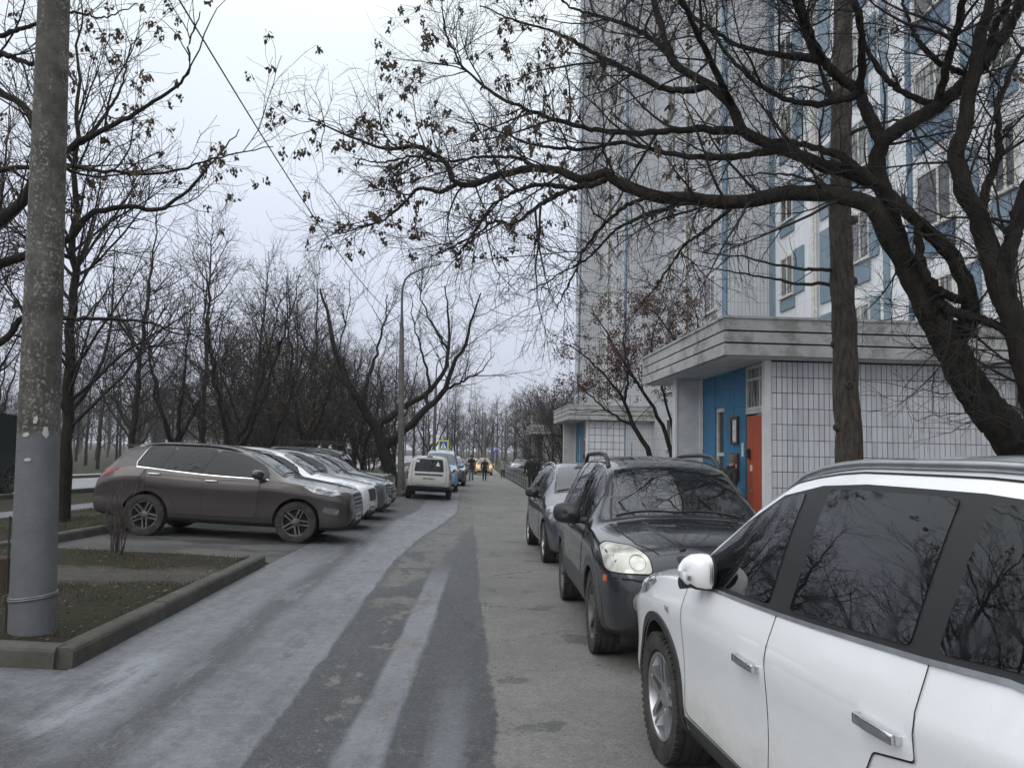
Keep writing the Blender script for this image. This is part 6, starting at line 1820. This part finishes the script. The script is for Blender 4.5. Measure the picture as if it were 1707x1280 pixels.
wk.prism([(-.01, 2.48), (.03, 2.48), (.10, 2.31), (.06, 2.31)], -.0256, -.0236)
wk.build('walking_figure', m_print, cs)
ps = sign_post((-2.12, 110, -.8), R(3), 2.9, 'blue parking sign with a white P at the end of the lane')
MB().box(-.36, .36, -.012, .012, 2.14, 2.86).build('sign_board', m_signblue, ps)
pp = MB(); pp.box(-.16, -.06, -.02, -.0125, 2.22, 2.78); pp.box(-.0599, .12, -.02, -.0125, 2.70, 2.78); pp.box(-.0599, .12, -.02, -.0125, 2.46, 2.54); pp.box(.1201, .19, -.02, -.0125, 2.48, 2.76)
pp.build('letter_p', m_signwhite, ps)

# low steel barrier along the pavement
fn = empty('barrier_fence', (.90, 46.0, gz(.9, 46))); tag(fn, 'low grey steel barrier of posts and rails along the pavement kerb', 'fence')
fz = fn.location.z
n = 17
prev = None
for i in range(n):
    y = 44.5 + i * 2.0; x = .99 - (y - 44) * .0489
    z = gz(x, y) + .12 - fz
    MB().tube([(0, 0, -.2), (0, 0, .95), (0, 0, .97)], [.038, .038, .02], 10).build('post', m_satin, fn, smooth=40, loc=(x - .90, y - 46, z))
    cur = Vector((x - .90, y - 46, z))
    if prev is not None:
        for zz in (.45, .85):
            MB().tube([prev + Vector((0, 0, zz)), cur + Vector((0, 0, zz))], .018, 8).build('rail', m_satin, fn)
    prev = cur

# lattice pylons on the skyline
def pylon(x, y, h, label):
    root = empty('power_pylon', (x, y, -.9)); tag(root, label, 'pylon', 'power pylons on the skyline')
    mb = MB(); w = h * .11
    lv = [(0, w), (.3, w * .66), (.55, w * .42), (.75, w * .26), (1.0, w * .10)]
    for (a, wa), (b, wb) in zip(lv[:-1], lv[1:]):
        for sx in (-1, 1):
            for sy in (-1, 1):
                mb.bar((sx * wa, sy * wa, a * h), (sx * wb, sy * wb, b * h), .22, .22)
            mb.bar((-wa, sx * wa, a * h), (wb, sx * wb, b * h), .13, .13); mb.bar((wa, sx * wa, a * h), (-wb, sx * wb, b * h), .13, .13)
            mb.bar((sx * wa, -wa, a * h), (sx * wb, wb, b * h), .13, .13)
        mb.bar((-wb, wb, b * h), (wb, wb, b * h), .13, .13)
    mb.build('lattice', m_satin, root)
    ar = MB()
    for k, L in ((.70, .16), (.82, .20), (.93, .13)):
        ar.bar((-L * h, 0, k * h), (L * h, 0, k * h), .2, .2); ar.bar((-L * h, 0, k * h), (0, 0, (k + .05) * h), .12, .12); ar.bar((L * h, 0, k * h), (0, 0, (k + .05) * h), .12, .12)
    ar.build('crossarm', m_satin, root)
pylon(-16, 330, 34, 'taller lattice power pylon faint on the skyline above the row of cars')
pylon(-33, 420, 34, 'fainter lattice power pylon on the skyline, farther off')

# stump at the picture edge
sp = Vector((-5.177,8.300,0.142))
st = MB().lathe([(0, -.1), (.15, -.1), (.135, .05), (.12, .20), (.115, .33), (.09, .345), (0, .345)], 14).build('tree_stump', mk_bark('stump_bark', (.05, .035, .025), (.10, .07, .05)), None, smooth=50)
st.location = sp
tag(st, 'old cut tree stump in the bed left of the concrete pole', 'stump')

# ---------------------------------------------------------------- people
def person(label, loc, heading, jacket, trousers, hat=None, h=1.76, stride=.22, lean=0.0, bulk=1.0, hatmat=None, arms=(.1, -.1), hood=False):
    root = empty('person', loc, -R(heading)); tag(root, label, 'person')
    k = h / 1.76
    V = []; E = []; Rd = []
    def v(p, r): V.append((p[0] * k, (p[1] + lean * max(0, p[2] - .95)) * k, p[2] * k)); Rd.append(r if isinstance(r, tuple) else (r, r)); return len(V) - 1
    def e(a, b): E.append((a, b))
    pel = v((0, 0, .96), (.155 * bulk, .125 * bulk)); sp_ = v((0, 0, 1.14), (.155 * bulk, .125 * bulk)); ch = v((0, -.01, 1.34), (.175 * bulk, .13 * bulk)); nk0 = v((0, -.005, 1.475), (.085, .08)); nk = v((0, .015, 1.54), .055)
    h0 = v((0, .035, 1.605), (.072, .082)); h1 = v((0, .03, 1.68), (.078, .09)); h2 = v((0, .025, 1.735), .055)
    for a, b in ((pel, sp_), (sp_, ch), (ch, nk0), (nk0, nk), (nk, h0), (h0, h1), (h1, h2)): e(a, b)
    ns_ = v((0, .125, 1.635), .014); e(h0, ns_)
    for s in (-1, 1):
        er = v((s * .085, .02, 1.645), .016); e(h1, er)
        sh = v((s * .185 * bulk, -.01, 1.43), .078 * bulk); sw = arms[0 if s < 0 else 1]
        el = v((s * .245 * bulk, sw * .4 - .03, 1.15), .060); wr = v((s * .25 * bulk, sw + .04, .92), .045)
        pm_ = v((s * .25 * bulk, sw + .065, .855), (.030, .042))
        e(ch, sh); e(sh, el); e(el, wr); e(wr, pm_)
        for q, (dy, L) in enumerate(((-.032, .070), (-.012, .082), (.010, .085), (.030, .076))):
            f0_ = v((s * .25 * bulk, sw + .07 + dy, .815), .0095); f1_ = v((s * (.25 * bulk - .012), sw + .075 + dy, .815 - L * .55), .0088); f2_ = v((s * (.25 * bulk - .026), sw + .07 + dy, .815 - L), .0075)
            e(pm_, f0_); e(f0_, f1_); e(f1_, f2_)
        t0 = v((s * .235 * bulk, sw + .115, .85), .011); t1 = v((s * .23 * bulk, sw + .135, .805), .009); e(pm_, t0); e(t0, t1)
        hp = v((s * .095, 0, .88), .105); st_ = stride * s
        kn = v((s * .10, st_ * .55 + .035, .50), .075); an = v((s * .10, st_ - (.06 if st_ < 0 else 0), .10 + (.03 if st_ < 0 else 0)), .055)
        hl = v((s * .10, st_ - .045 - (.06 if st_ < 0 else 0), .05 + (.035 if st_ < 0 else 0)), .045); to = v((s * .115, st_ + .16 - (.05 if st_ < 0 else 0), .040), .042)
        e(pel, hp); e(hp, kn); e(kn, an); e(an, hl); e(an, to)
    me = bpy.data.meshes.new('skel'); me.from_pydata(V, E, [])
    ob = bpy.data.objects.new('tmp_person', me); COL.objects.link(ob)
    md = ob.modifiers.new('s', 'SKIN'); md.use_smooth_shade = True
    for i, sv in enumerate(me.skin_vertices[0].data):
        sv.radius = (Rd[i][0] * k, Rd[i][1] * k); sv.use_root = (i == 0)
    sb = ob.modifiers.new('u', 'SUBSURF'); sb.levels = 1; sb.render_levels = 1
    dg = bpy.context.evaluated_depsgraph_get(); dg.update()
    m2 = bpy.data.meshes.new_from_object(ob.evaluated_get(dg)); bpy.data.objects.remove(ob)
    m2.name = 'body'; m2.materials.clear()
    shoe = m_black
    for m in (jacket, trousers, m_skin, shoe): m2.materials.append(m)
    for p in m2.polygons:
        z = p.center.z / k; x = abs(p.center.x) / k
        p.material_index = 3 if z < .12 else 1 if (z < .86 and x < .21) else 2 if (z > 1.52 or (z < .90 and x >= .18 * bulk)) else 0
        p.use_smooth = True
    new_obj('body', m2, root)
    # jacket skirt and collar
    jk = MB(); prof = [(.185, .78), (.190, .86), (.178, 1.0), (.172, 1.12)]
    vs = []; fs = []; nn = 18
    for r_, z in prof + [(.16, 1.12), (.17, .785)]:
        for q in range(nn):
            a_ = 2 * math.pi * q / nn
            vs.append((r_ * 1.08 * bulk * math.cos(a_) * k, (r_ * .82 * bulk * math.sin(a_) + lean * max(0, z - .95)) * k, z * k))
    for i in range(5):
        for q in range(nn): fs.append((i * nn + q, i * nn + (q + 1) % nn, (i + 1) * nn + (q + 1) % nn, (i + 1) * nn + q))
    jk.add(vs, fs); jk.build('jacket', jacket, root, smooth=60)
    col = MB().lathe([(.105 * k, 1.44 * k), (.095 * k, 1.53 * k), (.075 * k, 1.53 * k), (.085 * k, 1.45 * k)], 16, c=(0, lean * .52 * k, 0)); col.build('collar', jacket, root, smooth=60)
    hm = hatmat or m_hair
    hb = MB(); vs = []; fs = []
    for i, (r_, z) in enumerate([(.100, 1.655), (.103, 1.69), (.097, 1.73), (.072, 1.765), (.035, 1.782), (0, 1.785)]):
        for q in range(16):
            a_ = 2 * math.pi * q / 16; fr = math.sin(a_)
            zz = z - (.045 if (fr < .2 and i == 0) else 0)
            vs.append((r_ * .93 * math.cos(a_) * k, (.025 + r_ * 1.08 * fr + lean * .75) * k, zz * k))
    for i in range(5):
        for q in range(16): fs.append((i * 16 + q, i * 16 + (q + 1) % 16, (i + 1) * 16 + (q + 1) % 16, (i + 1) * 16 + q))
    hb.add(vs, fs); hb.build('hat' if hat else 'hair', hm, root, smooth=60)
    for s in (-1, 1):
        MB().lathe([(0, -.004), (.007, -.003), (.007, .003), (0, .004)], 8, 'y', c=(s * .032 * k, (.112 + lean * .7) * k, 1.662 * k)).build('eye', m_print, root)
    return root
def cloth(name, a, b): return mat(name, a, b, 8, rough=.9, bump=.4, bs=30)
m_hair = mat('dark_hair', (.02, .016, .013), (.035, .028, .022), 20, rough=.7)
c_blk = cloth('black_jacket_cloth', (.008, .008, .009), (.016, .016, .017)); c_jean = cloth('faded_denim', (.10, .14, .21), (.16, .20, .27)); c_dk = cloth('dark_trouser_cloth', (.014, .014, .016), (.024, .024, .026))
c_brn = cloth('brown_jacket_cloth', (.018, .014, .013), (.028, .022, .02)); c_stripe = cloth('grey_teal_cloth', (.12, .16, .17), (.30, .32, .33))
c_cap = cloth('tan_cap_cloth', (.13, .105, .075), (.18, .145, .105)); c_knit = cloth('pale_knit_hat', (.30, .28, .27), (.38, .36, .34))
person('man in black jacket and faded jeans walking away down the lane', (-2.72, 56.8, gz(-2.72, 56.8)), -4, c_blk, c_jean, h=1.80, arms=(.02, -.16))
person('man in black jacket and dark trousers walking beside the one in jeans', (-1.80, 57.2, gz(-1.8, 57.2)), 176, c_blk, c_dk, hat=True, hatmat=c_knit, h=1.62, stride=.12, bulk=1.08)
person('small figure in grey patterned jacket by the far barrier end', (-.60, 68.0, gz(-.6, 68)), 180, c_stripe, c_blk, h=1.62, stride=.12)
person('stout man in long black coat and hat standing on the pavement by the barrier', (1.05, 39.0, gz(1.05, 39) + .05), -10, c_blk, c_blk, hat=True, hatmat=c_blk, h=1.80, stride=.06, bulk=1.25, arms=(.08, .08))
person('man in dark brown jacket and tan cap reading the notices by the red door', (4.66, 17.25, -.01), 62, c_brn, c_dk, hat=True, hatmat=c_cap, h=1.68, stride=.03, lean=.16)

# ---------------------------------------------------------------- loose ground cover: dry grass, litter of leaves
def grass():
    rng = np.random.default_rng(2)
    out = []
    def tuft(n, x0, x1, y0, y1, h, dens):
        x = rng.uniform(x0, x1, n); y = rng.uniform(y0, y1, n)
        keep = (np.sin(x * 2.3 + 1) * np.sin(y * 1.9) + np.sin(x * 5.1) * np.cos(y * 4.3) * .6 + rng.normal(0, .5, n)) > dens
        worn = np.abs(y - 9.55 - (x + 5) * .28) < .55
        keep &= ~(worn & (rng.uniform(size=n) < .85)) | (y > 12)
        x, y = x[keep], y[keep]; x = x + np.where(x0 < -8, 0, -.05 * (y - 6.1))
        x = np.where(y < 12, np.minimum(x, -3.45 - .05 * (y - 6.1)), x)
        z = -.01 * y + .03 * np.clip(-x - 1, 0, 6) + .10
        m = len(x); a = rng.uniform(0, 6.28, m); hh = h * rng.uniform(.4, 1.2, m); w = .004
        dx, dy = np.cos(a), np.sin(a); le = rng.normal(0, .6, m) * hh
        p = np.stack([x, y, z], 1)
        V = np.stack([p + np.stack([-dy * w, dx * w, 0 * x - .01], 1), p + np.stack([dy * w, -dx * w, 0 * x - .01], 1), p + np.stack([dx * le, dy * le, hh], 1)], 1).reshape(-1, 3)
        out.append((V, np.arange(m * 3).reshape(-1, 3), 0))
    tuft(26000, -9.5, -3.5, 6.25, 11.75, .045, -.05)
    tuft(24000, -9.9, -7.4, 11.6, 24, .06, -.4)
    m = mat('dry_grass_blades', (.034, .037, .014), (.080, .068, .034), 1.2, rough=.9, world=True)
    o = new_obj('grass', np_mesh('grass', out, m, False)); tag(o, 'short worn dry grass on the bed and verge', 'grass', None, 'stuff')
    # leaf litter
    n = 1500
    x = rng.uniform(-9, -3.4, n); y = rng.uniform(6.2, 11.8, n); x = np.minimum(x, -3.5 - .05 * (y - 6.1)); z = -.01 * y + .03 * np.clip(-x - 1, 0, 6) + .125
    n2 = 420
    xx = rng.uniform(-7.0, 2.2, n2); yy = rng.uniform(2.6, 22, n2); ok = (xx > -3.0) | (yy > 12.2); ok &= ((np.abs(xx + 3.2 + .05 * (yy - 6)) < .5) | (rng.uniform(size=n2) < .18)); xx, yy = xx[ok], yy[ok]
    zz = -.01 * yy + .03 * np.clip(-xx - 1, 0, 6) + .016
    P = np.concatenate([np.stack([x, y, z], 1), np.stack([xx, yy, zz], 1)]); n = len(P)
    a = rng.uniform(0, 6.28, n); s = rng.uniform(.008, .022, n)[:, None]
    d = np.stack([np.cos(a), np.sin(a), rng.normal(0, .25, n)], 1); e_ = np.stack([-np.sin(a), np.cos(a), rng.normal(0, .25, n)], 1)
    V = np.stack([P - d * s, P + e_ * s * .6, P + d * s, P - e_ * s * .6], 1).reshape(-1, 3)
    o = new_obj('leaf_litter', np_mesh('leaf_litter', [(V, np.arange(n * 4).reshape(-1, 4), 0)], mat('litter_leaf', (.075, .055, .038), (.16, .13, .10), 30, rough=.9, world=True), False))
    tag(o, 'scattered fallen leaves and crumbs on bed and lane', 'leaf litter', None, 'stuff')
grass()

# ---------------------------------------------------------------- thin winter haze
hz = MB().box(-520, 520, -70, 920, -2.2, 46).build('haze', [])
t = NT('winter_haze'); t.t.nodes.remove(t.bsdf)
pv = t.n('ShaderNodeVolumePrincipled'); pv.inputs['Color'].default_value = (.92, .93, .97, 1); pv.inputs['Density'].default_value = HAZE; pv.inputs['Anisotropy'].default_value = .2
t.t.links.new(pv.outputs[0], t.out.inputs['Volume'])
hz.data.materials.append(t.mat)
tag(hz, 'thin winter haze over the whole street', 'haze', None, 'stuff')
